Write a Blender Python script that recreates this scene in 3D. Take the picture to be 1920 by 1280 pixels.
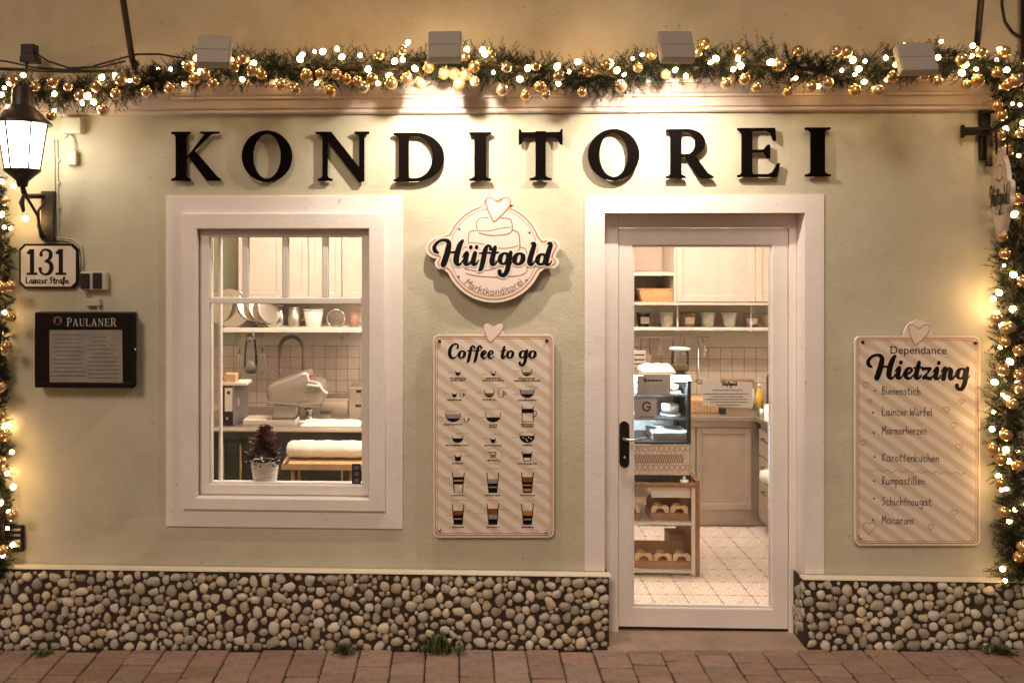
import bpy, bmesh, math, random
import numpy as np
from mathutils import Vector, Matrix, Euler
rnd = random.Random(7)
scene = bpy.context.scene
for o in list(bpy.data.objects): bpy.data.objects.remove(o)
COL = scene.collection

# ------------------------------------------------------------------ camera
DIST, FPX, YAW = 4.5, 1552.0, math.radians(2.0)
PX0, PY0 = 796.0, 460.0
CAM = Vector((-0.32, -DIST, 2.18))
cam = bpy.data.cameras.new('camera'); cam_o = bpy.data.objects.new('camera', cam); COL.objects.link(cam_o)
cam_o.location = CAM; cam_o.rotation_euler = (math.pi/2, 0, YAW)
cam.sensor_fit = 'HORIZONTAL'; cam.sensor_width = 36.0; cam.lens = FPX/1920*36
cam.shift_x = (960-PX0)/1920; cam.shift_y = -(640-PY0)/1920
cam.clip_start = 0.05; cam.clip_end = 500
scene.camera = cam_o

# ------------------------------------------------------------------ night sky, faint town glow
world = bpy.data.worlds.new('World'); scene.world = world; world.use_nodes = True
nt = world.node_tree; nt.nodes.clear()
wo = nt.nodes.new('ShaderNodeOutputWorld'); bg = nt.nodes.new('ShaderNodeBackground')
sky = nt.nodes.new('ShaderNodeTexSky'); sky.sky_type = 'NISHITA'; sky.sun_disc = False
SUN_EL, SUN_ROT = math.radians(38), math.radians(205)
sky.sun_elevation = SUN_EL; sky.sun_rotation = SUN_ROT
tint = nt.nodes.new('ShaderNodeMix'); tint.data_type = 'RGBA'; tint.blend_type = 'MULTIPLY'
tint.inputs[0].default_value = 1.0; tint.inputs[7].default_value = (1.0, 0.66, 0.40, 1)
nt.links.new(sky.outputs[0], tint.inputs[6]); nt.links.new(tint.outputs[2], bg.inputs[0])
bg.inputs[1].default_value = 0.026
nt.links.new(bg.outputs[0], wo.inputs[0])
sun = bpy.data.lights.new('night_glow', 'SUN'); sun.energy = 0.56; sun.angle = math.radians(14); sun.color = (1.0, 0.80, 0.62)
sun_o = bpy.data.objects.new('night_glow', sun); COL.objects.link(sun_o)
_sd = Vector((-0.25, -0.75, 0.62)).normalized()
sun_o.rotation_euler = _sd.to_track_quat('Z', 'Y').to_euler(); sun_o.location = (0, -6, 8)
scene.view_settings.view_transform = 'Standard'; scene.view_settings.look = 'None'
scene.view_settings.exposure = 0.88; scene.view_settings.gamma = 1.0
scene.view_settings.use_curve_mapping = False
scene.render.engine = 'CYCLES'
scene.cycles.use_denoising = True
scene.cycles.max_bounces = 8; scene.cycles.diffuse_bounces = 4; scene.cycles.glossy_bounces = 4
scene.cycles.transparent_max_bounces = 12; scene.cycles.sample_clamp_indirect = 4.0
scene.cycles.caustics_reflective = False; scene.cycles.caustics_refractive = False
FLOOD_W, BULB_E, LANTERN_E, ROOM_E = 42.0, 32.0, 8.5, 47.0

# ------------------------------------------------------------------ measuring: a point of the place at depth Y seen at a pixel
_F = Vector((-math.sin(YAW), math.cos(YAW), 0)); _R = Vector((math.cos(YAW), math.sin(YAW), 0))
def P(px, py, Y=0.0):
    d = _F*FPX + _R*(px-PX0) + Vector((0, 0, PY0-py))
    return CAM + d*((Y-CAM.y)/d.y)
def rect(px0, py0, px1, py1, Y=0.0):
    """x0, x1, z0, z1 of an upright rectangle"""
    my, mx = (py0+py1)/2, (px0+px1)/2
    return P(px0, my, Y).x, P(px1, my, Y).x, P(mx, py1, Y).z, P(mx, py0, Y).z
def gz(x): return 0.0178*x + 0.008

# ------------------------------------------------------------------ materials
MATS = {}
def srgb(r, g, b):
    f = lambda c: (c/255/12.92) if c/255 <= 0.04045 else ((c/255+0.055)/1.055)**2.4
    return (f(r), f(g), f(b))
def mat(name, col, rough=0.6, metal=0.0, var=0.0, vscale=6.0, bump=0.0, bscale=40.0, col2=None, perobj=0.0, emit=None, estr=0.0, spec=0.5, sheen=0.0, detail=6, coat=0.0, trans=0.0):
    if name in MATS: return MATS[name]
    m = bpy.data.materials.new(name); m.use_nodes = True; MATS[name] = m
    t = m.node_tree; b = t.nodes['Principled BSDF']
    b.inputs['Base Color'].default_value = (*col, 1); b.inputs['Roughness'].default_value = rough
    b.inputs['Metallic'].default_value = metal; b.inputs['Specular IOR Level'].default_value = spec
    if coat: b.inputs['Coat Weight'].default_value = coat; b.inputs['Coat Roughness'].default_value = 0.15
    if trans: b.inputs['Transmission Weight'].default_value = trans
    L = t.links.new
    if var or col2 or perobj or bump:
        tc = t.nodes.new('ShaderNodeTexCoord')
    if var or col2 or perobj:
        nz = t.nodes.new('ShaderNodeTexNoise'); nz.inputs['Scale'].default_value = vscale; nz.inputs['Detail'].default_value = detail
        nz.inputs['Roughness'].default_value = 0.6
        L(tc.outputs['Object'], nz.inputs['Vector'])
        mx = t.nodes.new('ShaderNodeMix'); mx.data_type = 'RGBA'
        c2 = col2 or tuple(c*(1-var) for c in col); c1 = col if col2 else tuple(min(1, c*(1+var)) for c in col)
        mx.inputs[6].default_value = (*c1, 1); mx.inputs[7].default_value = (*c2, 1)
        mr = t.nodes.new('ShaderNodeMapRange'); mr.inputs[1].default_value = 0.32; mr.inputs[2].default_value = 0.68
        L(nz.outputs[0], mr.inputs[0]); L(mr.outputs[0], mx.inputs[0])
        out = mx.outputs[2]
        if perobj:
            oi = t.nodes.new('ShaderNodeObjectInfo'); hs = t.nodes.new('ShaderNodeHueSaturation')
            m1 = t.nodes.new('ShaderNodeMapRange'); m1.inputs[3].default_value = 1-perobj; m1.inputs[4].default_value = 1+perobj
            L(oi.outputs['Random'], m1.inputs[0]); L(m1.outputs[0], hs.inputs['Value'])
            wn = t.nodes.new('ShaderNodeTexWhiteNoise'); wn.noise_dimensions = '1D'; L(oi.outputs['Random'], wn.inputs['W'])
            m2 = t.nodes.new('ShaderNodeMapRange'); m2.inputs[3].default_value = 1-perobj; m2.inputs[4].default_value = 1+perobj*0.6
            L(wn.outputs[0], m2.inputs[0]); L(m2.outputs[0], hs.inputs['Saturation'])
            L(out, hs.inputs['Color']); out = hs.outputs[0]
        L(out, b.inputs['Base Color'])
    if bump:
        n2 = t.nodes.new('ShaderNodeTexNoise'); n2.inputs['Scale'].default_value = bscale; n2.inputs['Detail'].default_value = 8
        L(tc.outputs['Object'], n2.inputs['Vector'])
        bp = t.nodes.new('ShaderNodeBump'); bp.inputs['Strength'].default_value = bump; bp.inputs['Distance'].default_value = 0.02
        L(n2.outputs[0], bp.inputs['Height']); L(bp.outputs[0], b.inputs['Normal'])
    if emit: b.inputs['Emission Color'].default_value = (*emit, 1); b.inputs['Emission Strength'].default_value = estr
    return m

def plaster(name, col, col2, big=0.35, fine=0.25, stain=None):
    """painted render: broad trowel waves, fine grain, faint discoloured patches"""
    m = bpy.data.materials.new(name); m.use_nodes = True; MATS[name] = m
    t = m.node_tree; b = t.nodes['Principled BSDF']; L = t.links.new
    b.inputs['Roughness'].default_value = 0.75; b.inputs['Specular IOR Level'].default_value = 0.25
    tc = t.nodes.new('ShaderNodeTexCoord')
    n1 = t.nodes.new('ShaderNodeTexNoise'); n1.inputs['Scale'].default_value = 1.3; n1.inputs['Detail'].default_value = 7; n1.inputs['Roughness'].default_value = 0.62
    n2 = t.nodes.new('ShaderNodeTexNoise'); n2.inputs['Scale'].default_value = 3.4; n2.inputs['Detail'].default_value = 4
    n3 = t.nodes.new('ShaderNodeTexNoise'); n3.inputs['Scale'].default_value = 70; n3.inputs['Detail'].default_value = 9
    n5 = t.nodes.new('ShaderNodeTexNoise'); n5.inputs['Scale'].default_value = 2.1; n5.inputs['Distortion'].default_value = 2.2; n5.inputs['Detail'].default_value = 2
    for n in (n1, n2, n3, n5): L(tc.outputs['Object'], n.inputs['Vector'])
    r1 = t.nodes.new('ShaderNodeMapRange'); r1.inputs[1].default_value = 0.36; r1.inputs[2].default_value = 0.66; L(n1.outputs[0], r1.inputs[0])
    mx = t.nodes.new('ShaderNodeMix'); mx.data_type = 'RGBA'; mx.inputs[6].default_value = (*col, 1); mx.inputs[7].default_value = (*col2, 1)
    L(r1.outputs[0], mx.inputs[0])
    # hairline cracks and trowel scratches: thin bands of a distorted noise
    cr = t.nodes.new('ShaderNodeMath'); cr.operation = 'SUBTRACT'; cr.inputs[1].default_value = 0.5; L(n5.outputs[0], cr.inputs[0])
    ca = t.nodes.new('ShaderNodeMath'); ca.operation = 'ABSOLUTE'; L(cr.outputs[0], ca.inputs[0])
    cm = t.nodes.new('ShaderNodeMapRange'); cm.inputs[1].default_value = 0.0; cm.inputs[2].default_value = 0.006; cm.inputs[3].default_value = 0.0; cm.inputs[4].default_value = 1; L(ca.outputs[0], cm.inputs[0])
    gate = t.nodes.new('ShaderNodeMapRange'); gate.inputs[1].default_value = 0.52; gate.inputs[2].default_value = 0.6; gate.inputs[3].default_value = 1; gate.inputs[4].default_value = 0; L(n1.outputs[0], gate.inputs[0])
    gm = t.nodes.new('ShaderNodeMath'); gm.operation = 'MAXIMUM'; L(cm.outputs[0], gm.inputs[0]); L(gate.outputs[0], gm.inputs[1])
    n6 = t.nodes.new('ShaderNodeTexNoise'); n6.inputs['Scale'].default_value = 0.9; n6.inputs['Detail'].default_value = 3; n6.inputs['Distortion'].default_value = 0.6; L(tc.outputs['Object'], n6.inputs['Vector'])
    r6 = t.nodes.new('ShaderNodeMapRange'); r6.inputs[1].default_value = 0.57; r6.inputs[2].default_value = 0.60; r6.inputs[4].default_value = 0.4; L(n6.outputs[0], r6.inputs[0])
    m6 = t.nodes.new('ShaderNodeMix'); m6.data_type = 'RGBA'; m6.inputs[7].default_value = (*[c*1.1 for c in col], 1); L(r6.outputs[0], m6.inputs[0]); L(mx.outputs[2], m6.inputs[6])
    # scattered specks of dirt
    n7 = t.nodes.new('ShaderNodeTexNoise'); n7.inputs['Scale'].default_value = 26; n7.inputs['Detail'].default_value = 2; L(tc.outputs['Object'], n7.inputs['Vector'])
    r7 = t.nodes.new('ShaderNodeMapRange'); r7.inputs[1].default_value = 0.70; r7.inputs[2].default_value = 0.76; r7.inputs[4].default_value = 0.45; L(n7.outputs[0], r7.inputs[0])
    m7 = t.nodes.new('ShaderNodeMix'); m7.data_type = 'RGBA'; m7.inputs[7].default_value = (*[c*0.45 for c in col2], 1); L(r7.outputs[0], m7.inputs[0]); L(m6.outputs[2], m7.inputs[6])
    L(m7.outputs[2], b.inputs['Base Color'])
    def mul(a, k):
        q = t.nodes.new('ShaderNodeMath'); q.operation = 'MULTIPLY'; q.inputs[1].default_value = k; L(a, q.inputs[0]); return q.outputs[0]
    def add(a, c):
        q = t.nodes.new('ShaderNodeMath'); q.operation = 'ADD'; L(a, q.inputs[0]); L(c, q.inputs[1]); return q.outputs[0]
    h = add(add(mul(n2.outputs[0], big), mul(n3.outputs[0], fine*0.25)), mul(gm.outputs[0], 0.06))
    bp = t.nodes.new('ShaderNodeBump'); bp.inputs['Strength'].default_value = 0.6; bp.inputs['Distance'].default_value = 0.026
    L(h, bp.inputs['Height']); L(bp.outputs[0], b.inputs['Normal'])
    return m

def stripes(name, c1, c2, period=0.062, ang=40, blot=0.06):
    """printed board: soft diagonal bands"""
    m = bpy.data.materials.new(name); m.use_nodes = True; MATS[name] = m
    t = m.node_tree; b = t.nodes['Principled BSDF']; L = t.links.new
    b.inputs['Roughness'].default_value = 0.38
    tc = t.nodes.new('ShaderNodeTexCoord'); sp = t.nodes.new('ShaderNodeSeparateXYZ'); L(tc.outputs['Object'], sp.inputs[0])
    def M(op, a, v):
        q = t.nodes.new('ShaderNodeMath'); q.operation = op; L(a, q.inputs[0])
        if isinstance(v, (int, float)): q.inputs[1].default_value = v
        else: L(v, q.inputs[1])
        return q.outputs[0]
    s = M('ADD', M('MULTIPLY', sp.outputs[0], math.sin(math.radians(ang))), M('MULTIPLY', sp.outputs[2], math.cos(math.radians(ang))))
    w = M('PINGPONG', M('DIVIDE', s, period/2), 1.0)
    r = t.nodes.new('ShaderNodeMapRange'); r.inputs[1].default_value = 0.42; r.inputs[2].default_value = 0.58; L(w, r.inputs[0])
    mx = t.nodes.new('ShaderNodeMix'); mx.data_type = 'RGBA'; mx.inputs[6].default_value = (*c1, 1); mx.inputs[7].default_value = (*c2, 1)
    L(r.outputs[0], mx.inputs[0]); L(mx.outputs[2], b.inputs['Base Color'])
    return m

def glassmat(name, tint=(1, 1, 1), ior=1.45, rough=0.0):
    m = bpy.data.materials.new(name); m.use_nodes = True; MATS[name] = m
    t = m.node_tree; t.nodes.clear(); L = t.links.new
    o = t.nodes.new('ShaderNodeOutputMaterial'); mx = t.nodes.new('ShaderNodeMixShader')
    tr = t.nodes.new('ShaderNodeBsdfTransparent'); tr.inputs[0].default_value = (*tint, 1)
    gl = t.nodes.new('ShaderNodeBsdfGlossy'); gl.inputs['Roughness'].default_value = rough
    fr = t.nodes.new('ShaderNodeFresnel'); fr.inputs[0].default_value = ior
    L(fr.outputs[0], mx.inputs[0]); L(tr.outputs[0], mx.inputs[1]); L(gl.outputs[0], mx.inputs[2])
    df = t.nodes.new('ShaderNodeBsdfDiffuse'); df.inputs[0].default_value = (0.7, 0.66, 0.6, 1)
    tc = t.nodes.new('ShaderNodeTexCoord'); nz = t.nodes.new('ShaderNodeTexNoise'); nz.inputs['Scale'].default_value = 5; nz.inputs['Detail'].default_value = 8; nz.inputs['Distortion'].default_value = 1.5; L(tc.outputs['Object'], nz.inputs['Vector'])
    mr = t.nodes.new('ShaderNodeMapRange'); mr.inputs[1].default_value = 0.45; mr.inputs[2].default_value = 0.8; mr.inputs[4].default_value = 0.06; L(nz.outputs[0], mr.inputs[0])
    m2 = t.nodes.new('ShaderNodeMixShader'); L(mr.outputs[0], m2.inputs[0]); L(mx.outputs[0], m2.inputs[1]); L(df.outputs[0], m2.inputs[2]); L(m2.outputs[0], o.inputs[0])
    return m

def emission(name, col, strength):
    m = bpy.data.materials.new(name); m.use_nodes = True; MATS[name] = m
    t = m.node_tree; t.nodes.clear()
    o = t.nodes.new('ShaderNodeOutputMaterial'); e = t.nodes.new('ShaderNodeEmission')
    e.inputs[0].default_value = (*col, 1); e.inputs[1].default_value = strength
    t.links.new(e.outputs[0], o.inputs[0]); return m

plaster('wall_plaster', (0.585, 0.545, 0.425), (0.48, 0.445, 0.335), big=0.7, fine=0.5)
plaster('upper_plaster', (0.58, 0.485, 0.335), (0.40, 0.32, 0.20), big=0.9, fine=0.5)
plaster('casing_paint', (0.83, 0.765, 0.735), (0.77, 0.70, 0.67), big=0.5)
mat('white_frame', (0.82, 0.755, 0.72), 0.42, var=0.06, vscale=3, bump=0.10, bscale=45)
mat('cornice_paint', (0.68, 0.56, 0.48), 0.6, var=0.08, bump=0.12, bscale=25)
mat('ledge_paint', (0.66, 0.58, 0.46), 0.6, var=0.06)
mat('mortar', (0.045, 0.029, 0.018), 0.95, var=0.3, vscale=20, bump=0.8, bscale=60)
mat('pebble', (0.58, 0.50, 0.395), 0.6, col2=(0.40, 0.33, 0.25), vscale=22, perobj=0.40, bump=0.3, bscale=90)
mat('pebble_mass', (0.56, 0.48, 0.37), 0.6, col2=(0.25, 0.205, 0.15), vscale=22, bump=0.15, bscale=90)
mat('paver', (0.335, 0.225, 0.172), 0.85, col2=(0.255, 0.165, 0.123), vscale=16, perobj=0.15, bump=0.7, bscale=45)
mat('joint_sand', (0.075, 0.048, 0.035), 0.95, var=0.3, bump=0.6)
mat('step_stone', (0.33, 0.235, 0.18), 0.85, var=0.16, vscale=8, bump=0.5, bscale=30)
mat('black_letter', (0.0035, 0.0022, 0.002), 0.8, spec=0.03)
mat('iron', (0.022, 0.017, 0.015), 0.5, metal=0.6, bump=0.15, bscale=80)
mat('lamp_iron', (0.05, 0.036, 0.03), 0.45, metal=0.3, bump=0.1, bscale=60)
mat('cable', (0.012, 0.009, 0.008), 0.6)
mat('pale_plastic', (0.52, 0.49, 0.40), 0.5, var=0.05)
mat('grey_metal', (0.42, 0.375, 0.32), 0.55, metal=0.1, var=0.06, bump=0.05)
mat('gold', (0.86, 0.54, 0.24), 0.25, metal=0.8, coat=0.3, perobj=0.16, var=0.05)
mat('gold_cap', (0.6, 0.4, 0.15), 0.35, metal=1.0)
mat('needle', (0.020, 0.029, 0.012), 0.7, col2=(0.008, 0.012, 0.005), vscale=30, spec=0.3)
mat('twig', (0.06, 0.04, 0.02), 0.8)
mat('board_white', (0.80, 0.71, 0.63), 0.4)
mat('print_black', (0.005, 0.003, 0.003), 0.5, spec=0.2)
mat('print_copper', (0.52, 0.21, 0.09), 0.4)
mat('print_brown', (0.30, 0.16, 0.11), 0.45)
mat('print_tan', (0.42, 0.27, 0.16), 0.5)
mat('print_pink', (0.80, 0.68, 0.62), 0.42)
mat('print_grey', (0.28, 0.26, 0.30), 0.45)
mat('print_rust', (0.22, 0.055, 0.022), 0.45)
mat('print_amber', (0.48, 0.20, 0.03), 0.45)
mat('marker', (0.035, 0.022, 0.018), 0.5)
stripes('striped_print', (0.78, 0.69, 0.61), (0.66, 0.53, 0.41), ang=36)
mat('enamel', (0.72, 0.66, 0.58), 0.25, var=0.04)
mat('enamel_black', (0.007, 0.005, 0.005), 0.35, spec=0.25)
mat('menu_case', (0.008, 0.0045, 0.004), 0.45, spec=0.2)
mat('menu_paper', (0.66, 0.59, 0.54), 0.7, var=0.12, vscale=12)
mat('faded_gold', (0.16, 0.09, 0.03), 0.5)
mat('menu_lettering', (0.42, 0.36, 0.31), 0.5)
emission('bulb_light', (1.0, 0.62, 0.26), BULB_E)
emission('lantern_light', (1.0, 0.90, 0.70), LANTERN_E)
emission('room_light', (1.0, 0.82, 0.66), ROOM_E)
emission('flood_light', (1.0, 0.84, 0.60), 12.0)
emission('case_light', (0.85, 0.95, 1.0), 420.0)
mat('flood_glass', (0.05, 0.05, 0.05), 0.15)
glassmat('pane_glass'); glassmat('case_glass', (0.93, 0.97, 1.0))
mat('leaf_green', (0.085, 0.095, 0.03), 0.6, var=0.3, vscale=20)
# inside
mat('in_wall', (0.66, 0.60, 0.50), 0.7, var=0.03)
mat('in_green', (0.40, 0.44, 0.33), 0.7, var=0.05)
mat('tile_white', (0.60, 0.49, 0.41), 0.22, perobj=0.05, var=0.03)
mat('grout', (0.17, 0.115, 0.085), 0.9)
mat('floor_grout', (0.20, 0.14, 0.105), 0.9)
mat('cabinet_cream', (0.58, 0.49, 0.42), 0.42, var=0.03)
mat('cabinet_front', (0.48, 0.40, 0.33), 0.36, metal=0.45, var=0.12, vscale=3)
mat('bronze', (0.22, 0.155, 0.11), 0.35, metal=0.7)
mat('binder_side', (0.15, 0.125, 0.115), 0.5, var=0.1)
mat('steel', (0.62, 0.57, 0.50), 0.22, metal=1.0, var=0.05)
mat('brushed', (0.50, 0.44, 0.37), 0.36, metal=0.9, var=0.06)
mat('wood', (0.34, 0.18, 0.085), 0.5, col2=(0.24, 0.115, 0.05), vscale=18)
mat('pale_wood', (0.58, 0.38, 0.21), 0.5, col2=(0.48, 0.29, 0.14), vscale=14)
mat('wicker', (0.62, 0.38, 0.17), 0.7, var=0.2, vscale=60, bump=0.7, bscale=120)
mat('kraft', (0.36, 0.20, 0.10), 0.8, var=0.1)
mat('kraft_pale', (0.66, 0.45, 0.27), 0.8, var=0.06)
mat('white_enamel', (0.72, 0.66, 0.58), 0.35)
mat('white_cloth', (0.78, 0.70, 0.60), 0.9, var=0.05, bump=0.4, bscale=25)
mat('black_plastic', (0.012, 0.010, 0.010), 0.4)
mat('dark_green', (0.030, 0.040, 0.026), 0.5, var=0.1)
mat('brass', (0.50, 0.31, 0.13), 0.35, metal=0.9)
mat('mixer_paint', (0.38, 0.335, 0.29), 0.3, metal=0.45, coat=0.3)
mat('red_plastic', (0.55, 0.05, 0.03), 0.4)
mat('paper', (0.70, 0.62, 0.54), 0.8)
mat('paper_grey', (0.36, 0.31, 0.28), 0.8)
mat('flower_red', (0.15, 0.022, 0.022), 0.6, perobj=0.0, var=0.35, vscale=60)
mat('pot_leaf', (0.022, 0.026, 0.012), 0.6, var=0.4, vscale=40)
mat('yellow_plastic', (0.65, 0.42, 0.06), 0.4)
mat('lace_paper', (0.62, 0.52, 0.43), 0.7, var=0.35, vscale=70)
mat('pastry', (0.50, 0.27, 0.10), 0.6, var=0.3, vscale=40)

def floor_tile_mat():
    m = bpy.data.materials.new('floor_tile'); m.use_nodes = True; MATS['floor_tile'] = m
    t = m.node_tree; b = t.nodes['Principled BSDF']; L = t.links.new
    b.inputs['Roughness'].default_value = 0.35
    tc = t.nodes.new('ShaderNodeTexCoord'); sp = t.nodes.new('ShaderNodeSeparateXYZ'); L(tc.outputs['Object'], sp.inputs[0])
    def M(op, a, v=None):
        q = t.nodes.new('ShaderNodeMath'); q.operation = op
        if isinstance(a, (int, float)): q.inputs[0].default_value = a
        else: L(a, q.inputs[0])
        if v is not None:
            if isinstance(v, (int, float)): q.inputs[1].default_value = v
            else: L(v, q.inputs[1])
        return q.outputs[0]
    # encaustic ornament: rings and a four-petal rosette, in object space of one tile (0.2 m)
    x, y = M('MULTIPLY', M('SUBTRACT', M('FRACT', M('MULTIPLY', sp.outputs[0], 10.0)), 0.5), 2.0), M('MULTIPLY', M('SUBTRACT', M('FRACT', M('MULTIPLY', sp.outputs[1], 10.0)), 0.5), 2.0)
    r2 = M('SQRT', M('ADD', M('MULTIPLY', x, x), M('MULTIPLY', y, y)))
    ring = M('ABSOLUTE', M('SUBTRACT', M('FRACT', M('MULTIPLY', r2, 2.1)), 0.5))
    pet = M('ABSOLUTE', M('SINE', M('MULTIPLY', M('ARCTAN2', y, x), 4.0)))
    v = M('ADD', M('MULTIPLY', ring, 1.1), M('MULTIPLY', pet, 0.45))
    rr = t.nodes.new('ShaderNodeMapRange'); rr.inputs[1].default_value = 0.38; rr.inputs[2].default_value = 0.55; L(v, rr.inputs[0])
    mx = t.nodes.new('ShaderNodeMix'); mx.data_type = 'RGBA'; mx.inputs[6].default_value = (0.55, 0.455, 0.385, 1); mx.inputs[7].default_value = (0.72, 0.63, 0.55, 1)
    L(rr.outputs[0], mx.inputs[0]); L(mx.outputs[2], b.inputs['Base Color'])
floor_tile_mat()

# ------------------------------------------------------------------ mesh helpers
OFF = {}
class MB:
    def __init__(s): s.v = []; s.f = []; s.m = []; s.sm = []
    def add(s, vs, fs, mi=0, smooth=False):
        n = len(s.v); s.v += [tuple(q) for q in vs]
        for f in fs: s.f.append([n+i for i in f]); s.m.append(mi); s.sm.append(smooth)
        return s
    def box(s, x0, x1, y0, y1, z0, z1, mi=0, c=0.0):
        if x1 < x0: x0, x1 = x1, x0
        if y1 < y0: y0, y1 = y1, y0
        if z1 < z0: z0, z1 = z1, z0
        if c <= 0:
            vs = [(x, y, z) for x in (x0, x1) for y in (y0, y1) for z in (z0, z1)]
            return s.add(vs, [(0,1,3,2), (4,6,7,5), (0,4,5,1), (2,3,7,6), (0,2,6,4), (1,5,7,3)], mi)
        c = min(c, (x1-x0)*0.45, (y1-y0)*0.45, (z1-z0)*0.45)
        bm = bmesh.new(); bmesh.ops.create_cube(bm, size=1)
        for v in bm.verts: v.co = Vector(((x0+x1)/2+v.co.x*(x1-x0), (y0+y1)/2+v.co.y*(y1-y0), (z0+z1)/2+v.co.z*(z1-z0)))
        bmesh.ops.bevel(bm, geom=list(bm.edges), offset=c, segments=2, affect='EDGES', profile=0.5)
        bm.verts.index_update()
        s.add([v.co[:] for v in bm.verts], [[v.index for v in f.verts] for f in bm.faces], mi); bm.free(); return s
    def lathe(s, prof, cx, cy, cz, n=20, mi=0, M=None, smooth=True):
        vs, fs = [], []
        for r, z in prof:
            for k in range(n):
                a = 2*math.pi*k/n; q = Vector((r*math.cos(a), r*math.sin(a), z))
                if M is not None: q = M @ q
                vs.append((q.x+cx, q.y+cy, q.z+cz))
        for i in range(len(prof)-1):
            for k in range(n):
                fs.append((i*n+k, i*n+(k+1) % n, (i+1)*n+(k+1) % n, (i+1)*n+k))
        s.add(vs, fs, mi, smooth)
        for i, fl in ((0, True), (len(prof)-1, False)):
            if prof[i][0] > 1e-4:
                b = len(s.v)-len(vs)+i*n; f = list(range(b, b+n)); s.f.append(f[::-1] if fl else f); s.m.append(mi); s.sm.append(False)
        return s
    def tube(s, pts, r, n=8, mi=0, caps=True):
        pts = [Vector(p) for p in pts]; k = len(pts); rs = r if isinstance(r, (list, tuple)) else [r]*k
        vs, fs = [], []; up = Vector((0.13, 0.21, 0.97)); prev = None
        for i, p in enumerate(pts):
            t = (pts[min(i+1, k-1)]-pts[max(i-1, 0)]).normalized()
            a = (prev - t*prev.dot(t)) if prev is not None else t.cross(up)
            if a.length < 1e-6: a = t.orthogonal()
            a.normalize(); prev = a; b = t.cross(a)
            for j in range(n):
                an = 2*math.pi*j/n; vs.append(p + (a*math.cos(an)+b*math.sin(an))*rs[i])
        for i in range(k-1):
            for j in range(n): fs.append((i*n+j, i*n+(j+1) % n, (i+1)*n+(j+1) % n, (i+1)*n+j))
        if caps: fs += [list(range(n))[::-1], list(range((k-1)*n, k*n))]
        return s.add(vs, fs, mi, True)
    def prism(s, pts, y0, y1, mi=0, inset=0.0):
        """outline in x,z (list of (x,z)) between y0 (front) and y1 (back)"""
        n = len(pts)
        if inset:
            cx = sum(p[0] for p in pts)/n; cz = sum(p[1] for p in pts)/n
            sh = [(p[0]+(cx-p[0])*inset, p[1]+(cz-p[1])*inset) for p in pts]
            d = (y1-y0)*0.18
            rows = [(sh, y0), (pts, y0+d), (pts, y1-d), (sh, y1)]
        else: rows = [(pts, y0), (pts, y1)]
        vs = [(x, y, z) for row, y in rows for x, z in row]; fs = []
        for i in range(len(rows)-1):
            for k in range(n): fs.append((i*n+k, i*n+(k+1) % n, (i+1)*n+(k+1) % n, (i+1)*n+k))
        fs += [list(range(n)), list(range((len(rows)-1)*n, len(rows)*n))[::-1]]
        return s.add(vs, fs, mi)
    def pillow(s, pts, y0, y1, rnd_=0.35, mi=0, k=5):
        """outline swept front to back with rounded edges"""
        n = len(pts); cx = sum(p[0] for p in pts)/n; cz = sum(p[1] for p in pts)/n; rows = []
        for i in range(2*k+1):
            t = -1+2*i/(2*k); sc = 1-rnd_*(1-math.sqrt(max(0, 1-abs(t)**3)))
            rows.append(([(cx+(x-cx)*sc, cz+(z-cz)*sc) for x, z in pts], (y0+y1)/2+(y1-y0)/2*math.copysign(abs(math.sin(t*math.pi/2)), t)))
        vs = [(x, y, z) for row, y in rows for x, z in row]
        fs = [(i*n+j, i*n+(j+1) % n, (i+1)*n+(j+1) % n, (i+1)*n+j) for i in range(len(rows)-1) for j in range(n)]
        fs += [list(range(n)), list(range((len(rows)-1)*n, len(rows)*n))[::-1]]
        return s.add(vs, fs, mi, True)
    def frame(s, o, i, y0, y1, c=0.004, mi=0):
        """mitred four-sided band between outer and inner rectangle (x0, x1, z0, z1)"""
        def rc(q, d): return [(q[0]+d, q[2]+d), (q[1]-d, q[2]+d), (q[1]-d, q[3]-d), (q[0]+d, q[3]-d)]
        loops = [(rc(o, 0), y1), (rc(o, 0), y0+c), (rc(o, c*.3), y0+c*.3), (rc(o, c), y0), (rc(i, -c), y0), (rc(i, -c*.3), y0+c*.3), (rc(i, 0), y0+c), (rc(i, 0), y1)]
        vs = [(x, y, z) for l, y in loops for x, z in l]; m = len(loops)
        return s.add(vs, [(a*4+k, a*4+(k+1) % 4, ((a+1) % m)*4+(k+1) % 4, ((a+1) % m)*4+k) for a in range(m) for k in range(4)], mi)
    def build(s, name, mats, parent=None, loc=None, smooth=None, bevel=0.0):
        me = bpy.data.meshes.new(name)
        me.from_pydata(s.v, [], s.f)
        if isinstance(mats, str): mats = [mats]
        for q in mats: me.materials.append(MATS[q])
        me.polygons.foreach_set('material_index', s.m)
        me.polygons.foreach_set('use_smooth', [True]*len(s.f) if smooth else s.sm)
        bm = bmesh.new(); bm.from_mesh(me); bmesh.ops.recalc_face_normals(bm, faces=bm.faces); bm.to_mesh(me); bm.free()
        me.update()
        return link(name, me, parent, loc)
def link(name, data, parent=None, loc=None):
    o = bpy.data.objects.new(name, data); COL.objects.link(o)
    if parent is not None:
        o.parent = parent; o.matrix_parent_inverse = Matrix.Translation(-OFF.get(parent.name, Vector()))
    if loc is not None: o.location = loc
    OFF[o.name] = Vector(loc) if loc is not None else Vector()
    return o
def tag(o, label, cat, group=None):
    o['label'] = label; o['category'] = cat
    if group: o['group'] = group
    return o
def thing(name, label, cat, loc=(0, 0, 0), group=None):
    o = bpy.data.objects.new(name, None); COL.objects.link(o); o.location = loc; o.empty_display_size = 0.05
    OFF[o.name] = Vector(loc); return tag(o, label, cat, group)
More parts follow.
